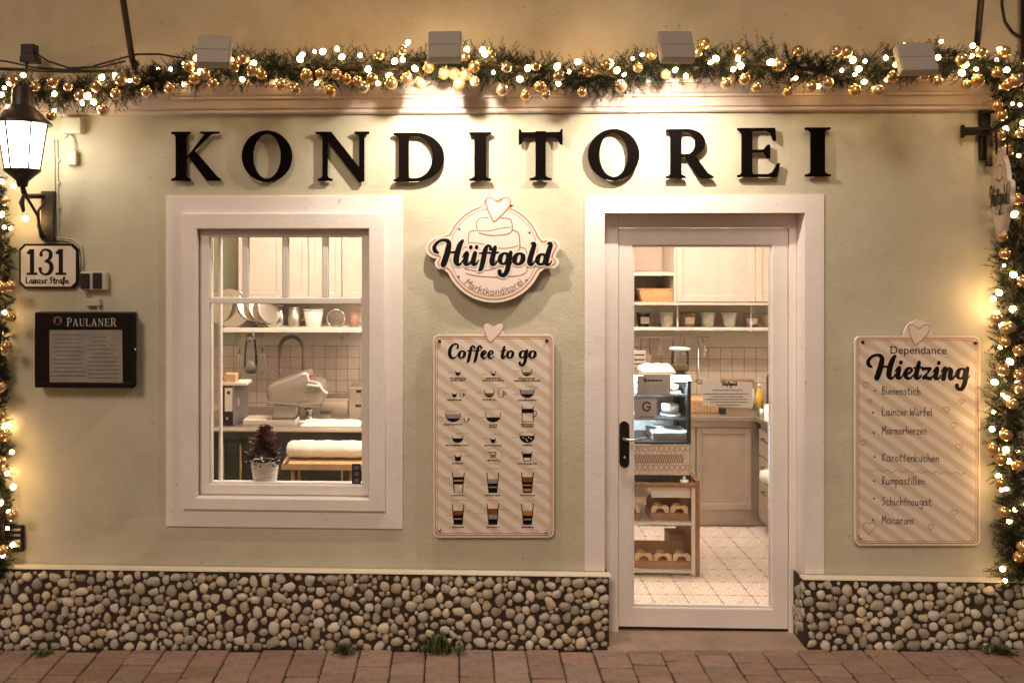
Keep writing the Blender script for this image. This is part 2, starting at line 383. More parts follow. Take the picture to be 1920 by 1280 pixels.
def struct(o): o['kind'] = 'structure'; return o
def copy_tree(o, parent=None):
    c = o.copy(); COL.objects.link(c); c.parent = parent
    OFF[c.name] = OFF.get(o.name, Vector()).copy()
    for ch in [q for q in bpy.data.objects if q.parent == o]: copy_tree(ch, c)
    return c
def B(name, mats, parent, *a, c=0.0, **k): return MB().box(*a, c=c).build(name, mats, parent, **k)

# flat print: outlines given in the measured picture grid, laid on the plane y = Y of the sign
class INK(MB):
    def __init__(s, Y): super().__init__(); s.Y = Y; s.n = 0
    def lift(s): s.n += 1; return s.Y - 0.000012*s.n
    def poly(s, pts, mi=0):
        Y = s.lift(); vs = [P(x, y, Y) for x, y in pts]; return s.add(vs, [list(range(len(vs)))], mi)
    def ring(s, outer, inner, mi=0, closed=True):
        Y = s.lift(); n = len(outer); vs = [P(x, y, Y) for x, y in outer]+[P(x, y, Y) for x, y in inner]
        fs = [(i, (i+1) % n, n+(i+1) % n, n+i) for i in range(n if closed else n-1)]
        return s.add(vs, fs, mi)
    def stroke(s, pts, mi=0, w=None, closed=False, caps=True, sub=6, smooth=True):
        """pts: (x, y[, width]) in pixels; smoothed through the points"""
        q = [(p[0], p[1], p[2] if len(p) > 2 else w) for p in pts]
        if smooth and len(q) > 2:
            r = []; n = len(q); rng = n if closed else n-1
            for i in range(rng):
                p0 = q[(i-1) % n] if closed or i > 0 else q[0]; p1 = q[i]; p2 = q[(i+1) % n]
                p3 = q[(i+2) % n] if closed or i+2 < n else q[-1]
                for k in range(sub):
                    t = k/sub; t2 = t*t; t3 = t2*t
                    r.append(tuple(0.5*((2*p1[j])+(-p0[j]+p2[j])*t+(2*p0[j]-5*p1[j]+4*p2[j]-p3[j])*t2+(-p0[j]+3*p1[j]-3*p2[j]+p3[j])*t3) if j < 2 else p1[2]+(p2[2]-p1[2])*t for j in range(3)))
            if not closed: r.append(q[-1])
            q = r
        L, R = [], []; n = len(q)
        for i, (x, y, ww) in enumerate(q):
            a = q[(i-1) % n] if closed or i > 0 else q[i]; b = q[(i+1) % n] if closed or i < n-1 else q[i]
            dx, dy = b[0]-a[0], b[1]-a[1]; l = math.hypot(dx, dy) or 1e-6
            L.append((x-dy/l*ww/2, y+dx/l*ww/2)); R.append((x+dy/l*ww/2, y-dx/l*ww/2))
        s.ring(L, R, mi, closed)
        if caps and not closed:
            for x, y, ww in (q[0], q[-1]): s.disc(x, y, ww/2, mi, 8)
        return s
    def disc(s, x, y, r, mi=0, n=14, ry=None):
        return s.poly([(x+r*math.cos(2*math.pi*k/n), y+(ry or r)*math.sin(2*math.pi*k/n)) for k in range(n)], mi)
    def rectp(s, x0, y0, x1, y1, mi=0): return s.poly([(x0, y0), (x1, y0), (x1, y1), (x0, y1)], mi)

_txt = {}
def text_faces(txt):
    if txt not in _txt:
        c = bpy.data.curves.new('t', 'FONT'); c.body = txt; c.size = 1.0; c.resolution_u = 3
        o = bpy.data.objects.new('t', c); COL.objects.link(o)
        bpy.context.view_layer.update()
        me = bpy.data.meshes.new_from_object(o)
        _txt[txt] = ([v.co[:2] for v in me.vertices], [list(p.vertices) for p in me.polygons])
        bpy.data.objects.remove(o); bpy.data.curves.remove(c); bpy.data.meshes.remove(me)
    return _txt[txt]
def text_on(ink, txt, x0, y0, width, mi=0, arc=None, height=None, slope=0.0, italic=0.0):
    """x0,y0: baseline start in px; arc=(cx,cy,r,a0): letters stand along a circle, read from below"""
    vs, fs = text_faces(txt); xm = max(v[0] for v in vs); k = width/xm; ky = (height or k/1.0*1.0) if height is None else height
    Y = ink.lift(); out = []
    for u, v in vs:
        if arc:
            cx, cy, r, a0 = arc; a = a0 - u*k/r; rr = r - v*k
            out.append(P(cx+rr*math.cos(a), cy+rr*math.sin(a), Y))
        else: out.append(P(x0+u*k+v*ky*italic, y0-v*ky+u*k*slope, Y))
    ink.add(out, fs, mi)
def rrect(x0, y0, x1, y1, r, n=6):
    pts = []
    for cx, cy, a in ((x1-r, y0+r, -90), (x1-r, y1-r, 0), (x0+r, y1-r, 90), (x0+r, y0+r, 180)):
        for k in range(n+1):
            t = math.radians(a+90*k/n); pts.append((cx+r*math.cos(t), cy+r*math.sin(t)))
    return pts
def heart(cx, cy, w, h, tilt=0.0, n=28):
    """soft hand-drawn heart: lobes on top, tip low and a little to one side"""
    pts = []
    for k in range(n):
        t = 2*math.pi*k/n; x = 16*math.sin(t)**3/32; y = (13*math.cos(t)-5*math.cos(2*t)-2*math.cos(3*t)-math.cos(4*t))/29
        X, Yy = x*w, -y*h
        pts.append((cx+X - Yy*tilt, cy+Yy))
    return pts
# ------------------------------------------------------------------ letter forms
def qarc(cx, cy, rx, ry, a0, a1, n=10):
    return [(cx+rx*math.cos(math.radians(a0+(a1-a0)*k/n)), cy+ry*math.sin(math.radians(a0+(a1-a0)*k/n))) for k in range(n+1)]
def stem(x0, x1, top=True, bot=True, y0=0.0, y1=1.0, s=0.085, t=0.045, br=0.07):
    """upright with bracketed slab serifs; unit cap height"""
    p = []
    if bot:
        p += [(x0-s, y0), (x1+s, y0), (x1+s, y0+t)] + [(x1+s*(1-k/5)**1.9, y0+t+br*(k/5)**1.7) for k in range(1, 6)]
    else: p += [(x0, y0), (x1, y0)]
    if top:
        p += [(x1+s*(k/5)**1.9, y1-t-br*(1-k/5)**1.7) for k in range(0, 5)] + [(x1+s, y1-t), (x1+s, y1), (x0-s, y1), (x0-s, y1-t)]
        p += [(x0-s*(1-k/5)**1.9, y1-t-br*(k/5)**1.7) for k in range(1, 6)]
    else: p += [(x1, y1), (x0, y1)]
    if bot: p += [(x0-s*(k/5)**1.9, y0+t+br*(1-k/5)**1.7) for k in range(0, 5)] + [(x0-s, y0+t)]
    return p
def half_ring(cx, cy, rx, ry, ix, iy, a0, a1, icx=None, n=18):
    return qarc(cx, cy, rx, ry, a0, a1, n) + qarc(cx if icx is None else icx, cy, ix, iy, a1, a0, n)
def serif_cap(ch):
    """pieces (outlines) of a bold old-style capital, cap height 1; returns pieces, width"""
    if ch == 'I': return [stem(0.12, 0.32)], 0.44
    if ch == 'K':
        return [stem(0.10, 0.30), [(0.29, 0.44), (0.37, 0.52), (0.80, 0.97), (0.68, 0.97)],
                [(0.58, 1.0), (0.58, 0.965), (0.66, 0.95), (0.70, 0.93), (0.82, 0.955), (0.94, 0.965), (0.94, 1.0)],
                [(0.34, 0.50), (0.47, 0.61), (0.90, 0.09), (0.97, 0.035), (0.97, 0.0), (0.70, 0.0)]], 0.99
    if ch == 'O':
        return [half_ring(0.51, 0.5, 0.51, 0.525, 0.285, 0.455, 90, 270, 0.51), half_ring(0.51, 0.5, 0.51, 0.525, 0.285, 0.455, -90, 90, 0.51)], 1.02
    if ch == 'N':
        return [stem(0.145, 0.235, top=False), stem(0.79, 0.88, bot=False),
                [(0.02, 1.0), (0.02, 0.965), (0.10, 0.94), (0.155, 0.86), (0.226, 0.82), (0.78, -0.02), (0.87, -0.02), (0.868, 0.16), (0.30, 1.0)]], 1.02
    if ch == 'D':
        return [stem(0.12, 0.32, s=0.10), half_ring(0.45, 0.5, 0.57, 0.5, 0.34, 0.435, -90, 90),
                [(0.30, 1.0), (0.45, 1.0), (0.45, 0.935), (0.30, 0.935)], [(0.30, 0.0), (0.45, 0.0), (0.45, 0.065), (0.30, 0.065)]], 1.02
    if ch == 'T':
        return [stem(0.34, 0.54, top=False, s=0.12), [(0.02, 0.98), (0.86, 0.98), (0.86, 0.885), (0.02, 0.885)],
                [(0.0, 1.04), (0.03, 1.04), (0.06, 0.975), (0.16, 0.91), (0.10, 0.86), (0.05, 0.74), (0.0, 0.72)],
                [(0.88, 1.04), (0.85, 1.04), (0.82, 0.975), (0.72, 0.91), (0.78, 0.86), (0.83, 0.74), (0.88, 0.72)]], 0.88
    if ch == 'R':
        return [stem(0.12, 0.32), half_ring(0.44, 0.715, 0.35, 0.285, 0.165, 0.225, -90, 90),
                [(0.30, 1.0), (0.44, 1.0), (0.44, 0.94), (0.30, 0.94)], [(0.30, 0.43), (0.44, 0.43), (0.44, 0.49), (0.30, 0.49)],
                [(0.40, 0.46), (0.58, 0.47), (0.84, 0.10), (0.95, 0.03), (0.95, 0.0), (0.74, -0.01), (0.66, 0.04)]], 0.96
    if ch == 'P':
        return [stem(0.12, 0.32), half_ring(0.44, 0.70, 0.36, 0.30, 0.165, 0.235, -90, 90),
                [(0.30, 1.0), (0.44, 1.0), (0.44, 0.94), (0.30, 0.94)], [(0.30, 0.40), (0.44, 0.40), (0.44, 0.46), (0.30, 0.46)]], 0.84
    if ch == 'E':
        return [stem(0.12, 0.32), [(0.30, 1.0), (0.78, 1.0), (0.80, 0.74), (0.755, 0.74), (0.70, 0.90), (0.62, 0.94), (0.30, 0.94)],
                [(0.30, 0.56), (0.56, 0.56), (0.64, 0.66), (0.68, 0.66), (0.68, 0.38), (0.64, 0.38), (0.56, 0.50), (0.30, 0.50)],
                [(0.30, 0.0), (0.82, 0.0), (0.88, 0.28), (0.835, 0.28), (0.74, 0.10), (0.62, 0.06), (0.30, 0.06)]], 0.90
    if ch == 'L':
        return [stem(0.12, 0.32), [(0.30, 0.0), (0.80, 0.0), (0.84, 0.30), (0.80, 0.30), (0.72, 0.11), (0.60, 0.06), (0.30, 0.06)]], 0.86
    if ch == 'A':
        return [[(0.02, 0), (0.32, 0), (0.32, 0.035), (0.22, 0.06), (0.46, 0.80), (0.44, 1.0), (0.10, 0.06), (0.02, 0.035)],
                [(0.42, 1.0), (0.56, 1.0), (0.90, 0.05), (0.98, 0.035), (0.98, 0), (0.58, 0), (0.58, 0.035), (0.67, 0.06), (0.44, 0.74)],
                [(0.24, 0.30), (0.62, 0.30), (0.60, 0.36), (0.26, 0.36)]], 1.0
    if ch == 'U':
        return [stem(0.12, 0.32, bot=False, y0=0.3), stem(0.76, 0.83, bot=False, y0=0.3),
                half_ring(0.475, 0.31, 0.355, 0.33, 0.22, 0.24, 180, 360, 0.54)], 0.95
    return [], 0.4

# bold brush script, x-height 1, y up; strokes are (x, y, width)
def ell(cx, cy, rx, ry, wt, wn, sl=0.16, n=14):
    r = []
    for k in range(n):
        a = 2*math.pi*k/n; x, y = rx*math.cos(a), ry*math.sin(a)
        r.append((cx+x+y*sl, cy+y, wn+(wt-wn)*abs(math.cos(a))**1.3))
    return ('c', r)
TH = 0.40
SC = {
 'o': ([ell(0.52, 0.5, 0.33, 0.42, 0.40, 0.16), [(0.80, 0.86, 0.1), (1.0, 0.82, 0.08)]], 1.08),
 'i': ([[(0.02, 0.62, 0.07), (0.32, 0.98, 0.18), (0.38, 0.9, 0.36), (0.24, 0.25, TH), (0.32, 0.06, 0.28), (0.55, 0.12, 0.14), (0.72, 0.42, 0.06)], [(0.50, 1.36, 0.32), (0.52, 1.42, 0.32)]], 0.68),
 'u': ([[(0.02, 0.62, 0.07), (0.30, 0.98, 0.18), (0.38, 0.9, 0.36), (0.24, 0.28, TH), (0.34, 0.06, 0.26), (0.62, 0.16, 0.14), (0.86, 0.6, 0.1)], [(1.02, 0.95, 0.34), (0.86, 0.25, TH), (0.94, 0.06, 0.28), (1.15, 0.12, 0.14), (1.32, 0.42, 0.06)]], 1.28),
 't': ([[(0.50, 1.42, 0.30), (0.40, 1.0, 0.38), (0.24, 0.28, TH), (0.32, 0.06, 0.28), (0.56, 0.12, 0.14), (0.72, 0.42, 0.06)], [(0.08, 0.94, 0.14), (0.40, 0.97, 0.14), (0.76, 1.0, 0.14)]], 0.70),
 'l': ([[(0.44, 1.72, 0.14), (0.66, 1.66, 0.34), (0.46, 0.95, TH), (0.28, 0.28, TH), (0.36, 0.06, 0.28), (0.58, 0.12, 0.14), (0.76, 0.42, 0.06)]], 0.74),
 'd': ([ell(0.50, 0.46, 0.32, 0.40, 0.38, 0.15), [(1.00, 1.72, 0.16), (1.22, 1.66, 0.34), (1.02, 0.95, TH), (0.86, 0.28, TH), (0.94, 0.06, 0.28), (1.16, 0.10, 0.14), (1.30, 0.36, 0.06)]], 1.30),
 'g': ([ell(0.52, 0.52, 0.32, 0.42, 0.38, 0.15), [(1.04, 1.0, 0.30), (0.92, 0.4, TH), (0.78, -0.35, TH), (0.52, -0.80, 0.32), (0.20, -0.72, 0.30), (0.16, -0.48, 0.34)], [(0.84, -0.1, 0.08), (1.08, 0.12, 0.07), (1.24, 0.4, 0.06)]], 1.16),
 'f': ([[(0.98, 1.28, 0.30), (0.92, 1.50, 0.18), (0.70, 1.50, 0.24), (0.54, 1.15, 0.38), (0.38, 0.4, TH), (0.22, -0.25, 0.36), (0.04, -0.42, 0.14)], [(0.10, 0.94, 0.14), (0.50, 0.96, 0.14), (0.92, 1.0, 0.13)]], 0.82),
 'e': ([[(0.20, 0.40, 0.12), (0.52, 0.50, 0.15), (0.74, 0.74, 0.22), (0.60, 0.94, 0.15), (0.34, 0.82, 0.28), (0.20, 0.42, TH), (0.34, 0.08, 0.28), (0.66, 0.10, 0.15), (0.90, 0.42, 0.06)]], 0.84),
 'n': ([[(0.02, 0.62, 0.07), (0.28, 0.98, 0.18), (0.36, 0.88, 0.36), (0.22, 0.05, TH)], [(0.28, 0.45, 0.12), (0.58, 0.92, 0.16), (0.84, 0.80, 0.36), (0.76, 0.25, TH), (0.84, 0.06, 0.28), (1.05, 0.12, 0.14), (1.22, 0.42, 0.06)]], 1.18),
 'z': ([[(0.14, 0.86, 0.30), (0.42, 0.92, 0.22), (0.78, 0.92, 0.14), (0.46, 0.5, 0.14), (0.10, 0.10, 0.16), (0.44, 0.12, 0.28), (0.72, 0.06, 0.28), (0.94, 0.3, 0.08)]], 0.92),
 'C': ([[(1.22, 1.32, 0.30), (1.30, 1.62, 0.18), (1.04, 1.78, 0.18), (0.62, 1.62, 0.28), (0.32, 1.10, 0.42), (0.26, 0.5, 0.44), (0.52, 0.10, 0.34), (0.92, 0.12, 0.18), (1.20, 0.42, 0.07)]], 1.22),
 'H': ([[(0.42, 0.98, 0.16), (0.20, 1.12, 0.34), (0.12, 1.44, 0.30), (0.42, 1.84, 0.22), (0.88, 2.0, 0.22), (1.26, 1.80, 0.36), (1.20, 1.2, 0.46), (1.02, 0.55, 0.48), (0.84, 0.04, 0.46)],
        [(2.36, 1.94, 0.22), (2.14, 1.60, 0.40), (1.92, 0.9, 0.46), (1.84, 0.30, 0.44), (2.0, 0.05, 0.28), (2.22, 0.12, 0.14), (2.36, 0.40, 0.06)], [(1.06, 0.96, 0.2), (1.5, 1.02, 0.16), (1.96, 1.02, 0.2)]], 2.32),
 ' ': ([], 0.5),
}
SC['y'] = (SC['u'][0] + [[(0.68, 1.40, 0.30), (0.69, 1.44, 0.30)], [(1.14, 1.40, 0.30), (1.15, 1.44, 0.30)]], 1.28)   # u with diaeresis
def script_width(w): return sum(SC[c][1] for c in w)
def script_on(ink, word, x0, y0, width, xh, mi=0, slope=0.0, grow=0.0, flat=None):
    """x0,y0 baseline start; width in px; xh x-height in px; grow widens every stroke (outline)"""
    k = width/script_width(word); x = 0.0
    for c in word:
        st, adv = SC[c]
        for q in st:
            closed = isinstance(q, tuple); pts = q[1] if closed else q
            ink.stroke([(x0+(x+a)*k, y0-b*xh+slope*(x+a)*k, w*(k+xh)/2+grow) for a, b, w in pts], mi, closed=closed, sub=4)
        x += adv
# felt-pen hand, x-height 1
HA = {
 'a': [[(.7,.9),(.3,1),(0,.5),(.25,0),(.65,.3),(.75,1)],[(.75,1),(.75,.2),(.95,0)]], 'c': [[(.7,.85),(.35,1),(0,.5),(.3,0),(.75,.15)]],
 'e': [[(.05,.5),(.7,.6),(.45,1),(.05,.6),(.2,.05),(.75,.15)]], 'f': [[(.7,1.8),(.4,1.9),(.3,1.3),(.25,-.1)],[(0,1),(.65,1)]],
 'g': [[(.7,.9),(.3,1),(0,.5),(.3,.05),(.7,.4)],[(.75,1),(.7,-.4),(.35,-.8),(0,-.5)]], 'h': [[(.05,1.9),(.05,0)],[(.05,.5),(.4,1),(.65,.7),(.65,0)]],
 'i': [[(.1,1),(.1,.1),(.25,0)],[(.1,1.45),(.14,1.5)]], 'k': [[(.05,1.9),(.05,0)],[(.6,1),(.08,.45),(.65,0)]], 'l': [[(.1,1.9),(.1,.1),(.3,0)]],
 'm': [[(.05,1),(.05,0)],[(.05,.6),(.3,1),(.5,.7),(.5,0)],[(.5,.6),(.8,1),(1,.7),(1,0)]], 'n': [[(.05,1),(.05,0)],[(.05,.6),(.4,1),(.65,.7),(.65,0)]],
 'o': [[(.4,1),(.05,.6),(.2,.05),(.6,.1),(.7,.6),(.4,1)]], 'p': [[(.05,1),(.05,-.8)],[(.05,.7),(.4,1),(.7,.5),(.4,0),(.05,.25)]],
 'r': [[(.05,1),(.05,0)],[(.05,.6),(.3,.98),(.55,.9)]], 's': [[(.6,.9),(.3,1),(.1,.75),(.5,.45),(.45,.08),(.05,.05)]],
 't': [[(.3,1.6),(.25,.1),(.5,0)],[(0,1.05),(.6,1.1)]], 'u': [[(.05,1),(.1,.2),(.35,0),(.65,.3)],[(.68,1),(.68,.1),(.85,0)]],
 'y': [[(.05,1),(.1,.2),(.35,0),(.65,.3)],[(.68,1),(.68,.1),(.85,0)],[(.18,1.4),(.2,1.48)],[(.5,1.4),(.52,1.48)]],
 'z': [[(.05,1),(.65,1),(.05,0),(.7,0)]], 'B': [[(.1,1.8),(.1,0)],[(.1,1.8),(.65,1.6),(.6,1.15),(.12,.95),(.75,.7),(.65,.1),(.1,0)]],
 'L': [[(.1,1.8),(.1,.05),(.8,0)]], 'W': [[(0,1.8),(.25,0),(.55,1.2),(.85,0),(1.15,1.8)]], 'M': [[(0,0),(.15,1.8),(.5,.6),(.9,1.8),(1.05,0)]],
 'K': [[(.1,1.8),(.1,0)],[(.8,1.8),(.12,.85),(.85,0)]], 'R': [[(.1,1.8),(.1,0)],[(.1,1.8),(.7,1.55),(.6,1.0),(.12,.9),(.8,0)]],
 'S': [[(.75,1.6),(.4,1.8),(.1,1.4),(.6,.8),(.5,.1),(.0,.15)]], 'q': [[(.1,-.5),(.1,1.6),(.4,1.85),(.6,1.45),(.3,1.0),(.7,.6),(.5,.05),(.25,.1)]], ' ': [],
}
HW = {c: (max([p[0] for s in st for p in s])+0.28 if st else 0.55) for c, st in HA.items()}
def hand_on(ink, word, x0, y0, width, xh, w, mi=0, slope=0.0, nib=None, jit=0.0):
    k = width/sum(HW[c] for c in word); x = 0.0
    for c in word:
        for st in HA[c]:
            pts = [(x0+(x+a)*k, y0-(b+rnd.uniform(-jit, jit))*xh+slope*(x+a)*k) for a, b in st]
            if nib:   # broad pen held at an angle: width follows direction
                pw = []
                for i, p in enumerate(pts):
                    a, b = pts[max(i-1, 0)], pts[min(i+1, len(pts)-1)]
                    an = math.atan2(b[1]-a[1], b[0]-a[0]); pw.append((p[0], p[1], w*(0.35+nib*abs(math.sin(an+0.7)))))
                ink.stroke(pw, mi, sub=3, smooth=False)
            else: ink.stroke(pts, mi, w=w, sub=3)
        x += HW[c]
def squiggle(ink, cx, y, width, h, mi):
    """caption too small to read: a broken wavy line of print"""
    x = cx-width/2
    while x < cx+width/2:
        l = min(rnd.uniform(2.5, 6.5), cx+width/2-x)
        if l > 0.8: ink.rectp(x, y-h/2*rnd.uniform(0.7, 1.2), x+l, y+h/2*rnd.uniform(0.7, 1.2), mi)
        x += l+rnd.uniform(0.5, 1.0)

# ------------------------------------------------------------------ ground
XW0, XW1 = -7.0, 7.0
pv = MB().add([(-40, -45, -0.012), (40, -45, -0.012), (40, 0.32, -0.012), (-40, 0.32, -0.012)], [(0, 1, 2, 3)])
def paved_mat():
    """beyond the laid pieces the same paving, too far off to tell apart"""
    m = bpy.data.materials.new('paved_far'); m.use_nodes = True; MATS['paved_far'] = m
    t = m.node_tree; b = t.nodes['Principled BSDF']; b.inputs['Roughness'].default_value = 0.9; L = t.links.new
    tc = t.nodes.new('ShaderNodeTexCoord'); br = t.nodes.new('ShaderNodeTexBrick')
    br.inputs['Color1'].default_value = (0.29, 0.18, 0.13, 1); br.inputs['Color2'].default_value = (0.22, 0.135, 0.1, 1); br.inputs['Mortar'].default_value = (0.07, 0.045, 0.033, 1)
    br.inputs['Scale'].default_value = 1.0; br.inputs['Brick Width'].default_value = 0.178; br.inputs['Row Height'].default_value = 0.12; br.inputs['Mortar Size'].default_value = 0.006
    L(tc.outputs['Object'], br.inputs['Vector']); L(br.outputs[0], b.inputs['Base Color'])
paved_mat()
pavement = struct(pv.build('pavement', 'paved_far')); pavement.rotation_euler = (0, -math.atan(0.0178), 0); pavement.location = (0, 0, 0.008)
bpy.context.view_layer.update()
# laid pavers: columns at right angles to the shop front, cross joints staggered
def paver_mesh(w, l, seed):
    r = random.Random(seed); bm = bmesh.new(); bmesh.ops.create_cube(bm, size=1)
    for v in bm.verts:
        v.co = Vector((v.co.x*(w-0.007)+r.uniform(-.0025, .0025), v.co.y*(l-0.007)+r.uniform(-.0025, .0025), v.co.z*0.05-0.025))
    bmesh.ops.bevel(bm, geom=list(bm.edges), offset=0.006, segments=1, affect='EDGES')
    me = bpy.data.meshes.new('paver'); bm.to_mesh(me); bm.free(); me.materials.append(MATS['paver'])
    for p in me.polygons: p.use_smooth = False
    return me
PW, PL = 0.1775, 0.118
pm = [paver_mesh(PW, PL, s) for s in range(6)]; pmh = [paver_mesh(PW, PL*1.35, 20+s) for s in range(3)]
bed = MB().add([(-3.66, -0.93, -0.0080), (3.075, -0.93, -0.0080), (3.075, 0.30, -0.0080), (-3.66, 0.30, -0.0080)], [(0, 1, 2, 3)])
bedo = bed.build('paving_bed', 'joint_sand', pavement); bedo.matrix_parent_inverse = Matrix.Identity(4)
npv = 0
for i in range(38):
    x = (i-18.5)*PW - 0.32 + 0.03
    y = -0.052 - (0.0, 0.055, 0.02, 0.075, 0.038)[i % 5]
    first = True
    for j in range(7):
        if first and y < -0.09:
            l = -0.046-y
        me = rnd.choice(pm); o = bpy.data.objects.new('paver', me); COL.objects.link(o); o.parent = pavement
        o.location = (x+rnd.uniform(-.0015, .0015), y-PL/2, 0.010+rnd.uniform(-.003, .003))
        o.rotation_euler = (rnd.uniform(-.012, .012), rnd.uniform(-.012, .012), rnd.uniform(-.012, .012)); npv += 1
        y -= PL
    # short closer between the first paver and the wall foot
    gap = (0.0, 0.055, 0.02, 0.075, 0.038)[i % 5]
    if gap > 0.03:
        o = bpy.data.objects.new('paver', pm[i % 6]); COL.objects.link(o); o.parent = pavement
        o.location = (x, -0.052-gap/2, 0.009); o.scale = (1, gap/PL, 1); npv += 1

# ------------------------------------------------------------------ the building
shop = thing('shop_building', 'pale sage green rendered shop front with white framed window and glazed door', 'building', (0, 0.15, 0))
WT = 0.29                                              # wall thickness
wx0, wx1, wz0, wz1 = rect(372, 430, 692, 930)           # window opening
dx0, dx1, dz0, dz1 = rect(1132, 398, 1510, 1190); dz0 = 0.0
dxl, dxr = P(1139, 1120).x, P(1502, 1120).x
ZC = P(1000, 213).z                                     # underside of cornice
def holed_wall(x0, x1, z0, z1, y0, y1, holes):
    m = MB(); xs = sorted({x0, x1, *[h[0] for h in holes], *[h[1] for h in holes]}); zs = sorted({z0, z1, *[h[2] for h in holes], *[h[3] for h in holes]})
    inside = lambda x, z: any(h[0] < x < h[1] and h[2] < z < h[3] for h in holes)
    for i in range(len(xs)-1):
        for k in range(len(zs)-1):
            if inside((xs[i]+xs[i+1])/2, (zs[k]+zs[k+1])/2): continue
            a, b, c, d = xs[i], xs[i+1], zs[k], zs[k+1]
            m.add([(a, y0, c), (b, y0, c), (b, y0, d), (a, y0, d)], [(0, 1, 2, 3)]); m.add([(a, y1, c), (b, y1, c), (b, y1, d), (a, y1, d)], [(3, 2, 1, 0)])
    for h in holes:
        a, b, c, d = h
        m.add([(a, y0, c), (a, y1, c), (a, y1, d), (a, y0, d)], [(0, 1, 2, 3)]); m.add([(b, y0, c), (b, y1, c), (b, y1, d), (b, y0, d)], [(3, 2, 1, 0)])
        m.add([(a, y0, d), (b, y0, d), (b, y1, d), (a, y1, d)], [(0, 1, 2, 3)])
        if c > z0: m.add([(a, y0, c), (b, y0, c), (b, y1, c), (a, y1, c)], [(3, 2, 1, 0)])
    return m
holed_wall(XW0, XW1, -0.2, ZC+0.12, 0, WT, [(wx0, wx1, wz0, wz1), (dx0, dx1, -0.2, dz1)]).build('facade_wall', 'wall_plaster', shop)
B('upper_wall', 'upper_plaster', shop, XW0, XW1, 0.045, WT, ZC+0.1205, 5.6)
# cornice, swept profile
prof = [(0.0, 0.0), (-0.016, 0.0), (-0.026, 0.008), (-0.026, 0.020), (-0.018, 0.026), (-0.030, 0.032), (-0.036, 0.060), (-0.040, 0.076), (-0.052, 0.080), (-0.054, 0.092),
        (-0.066, 0.100), (-0.090, 0.128), (-0.104, 0.140), (-0.118, 0.142), (-0.120, 0.172), (-0.112, 0.178), (0.044, 0.205), (0.044, 0.0)]
cm = MB(); n = len(prof); vs = []
for x in (XW0, XW1): vs += [(x, y, ZC+z) for y, z in prof]
cm.add(vs, [(i, (i+1) % n, n+(i+1) % n, n+i) for i in range(n)] + [list(range(n)), list(range(n, 2*n))[::-1]])
cm.build('cornice', 'cornice_paint', shop)

# door casing: flat painted band
cx0, cx1, _, cz1 = rect(1096, 365, 1544, 1060)
ZL = P(1000, 1068).z                                    # top of plinth ledge
m = MB(); yb = -0.006
m.box(cx0, dx0, yb, 0.002, ZL+0.001, cz1); m.box(dx1, cx1, yb, 0.002, ZL+0.001, cz1); m.box(dx0+0.0005, dx1-0.0005, yb, 0.002, dz1, cz1-0.0005)
m.build('door_casing', 'casing_paint', shop)
# painted reveal lining
m = MB(); m.box(dx0, dx0+0.004, yb, 0.16, 0.0, dz1-0.001); m.box(dx1-0.004, dx1, yb, 0.16, 0.0, dz1-0.001); m.box(dx0+0.0045, dx1-0.0045, yb-.0005, 0.16, dz1-0.004, dz1)
m.build('door_reveal', 'casing_paint', shop)
# door: outer frame, leaf, pane, handle
YD = 0.10
door = link('door', None, shop)
lx0, lx1, lz0, lz1 = rect(1160, 428, 1480, 1178, YD)
gx0, gx1, gz0_, gz1_ = rect(1187, 460, 1449, 1141, YD)
m = MB(); m.box(dx0+0.0045, lx0, YD, YD+0.07, 0.045, dz1-0.0045, c=0.004); m.box(lx1, dx1-0.0045, YD, YD+0.07, 0.045, dz1-0.0045, c=0.004); m.box(lx0+0.0005, lx1-0.0005, YD, YD+0.07, lz1+0.003, dz1-0.0045, c=0.004)
m.build('frame', 'white_frame', door)
m = MB(); m.frame((lx0+.003, lx1-.003, lz0, lz1), (gx0, gx1, gz0_, gz1_), YD+.008, YD+.062, .005)
m.build('leaf', 'white_frame', door)
m = MB(); t_ = 0.010
m.box(gx0, gx0+t_, YD+0.018, YD+0.03, gz0_, gz1_); m.box(gx1-t_, gx1, YD+0.018, YD+0.03, gz0_, gz1_); m.box(gx0+t_, gx1-t_, YD+0.018, YD+0.03, gz1_-t_, gz1_); m.box(gx0+t_, gx1-t_, YD+0.018, YD+0.03, gz0_, gz0_+t_)
m.build('glazing_bead', 'white_frame', door)
B('pane', 'pane_glass', door, gx0+0.001, gx1-0.001, YD+0.034, YD+0.040, gz0_+0.001, gz1_-0.001)
B('weather_bar', 'iron', door, lx0+0.004, lx1-0.004, YD+0.012, YD+0.05, lz0-0.012, lz0-0.0005)
hx0, hx1, hz0, hz1 = rect(1162, 790, 1180, 876, YD-0.004)
m = MB(); pts = [(hx0+(hx1-hx0)*(0.5+0.5*math.cos(a)), 0) for a in (0,)]
cxm, rr = (hx0+hx1)/2, (hx1-hx0)/2
pl = [(cxm+rr*math.cos(math.radians(a)), hz1-rr+rr*math.sin(math.radians(a))) for a in range(0, 181, 20)] + [(cxm+rr*math.cos(math.radians(a)), hz0+rr+rr*math.sin(math.radians(a))) for a in range(180, 361, 20)]
m.prism(pl, YD-0.004, YD+0.0075).build('handle_plate', 'iron', door)
q = P(1171, 823, YD-0.04); e = P(1212, 821, YD-0.05)
MB().tube([(q.x, YD-0.002, q.z), (q.x, YD-0.04, q.z), (q.x+0.02, YD-0.055, q.z), (q.x+0.06, YD-0.056, q.z), (e.x, YD-0.05, e.z)], [0.009, 0.009, 0.0085, 0.008, 0.007], 10).build('lever', 'steel', door)
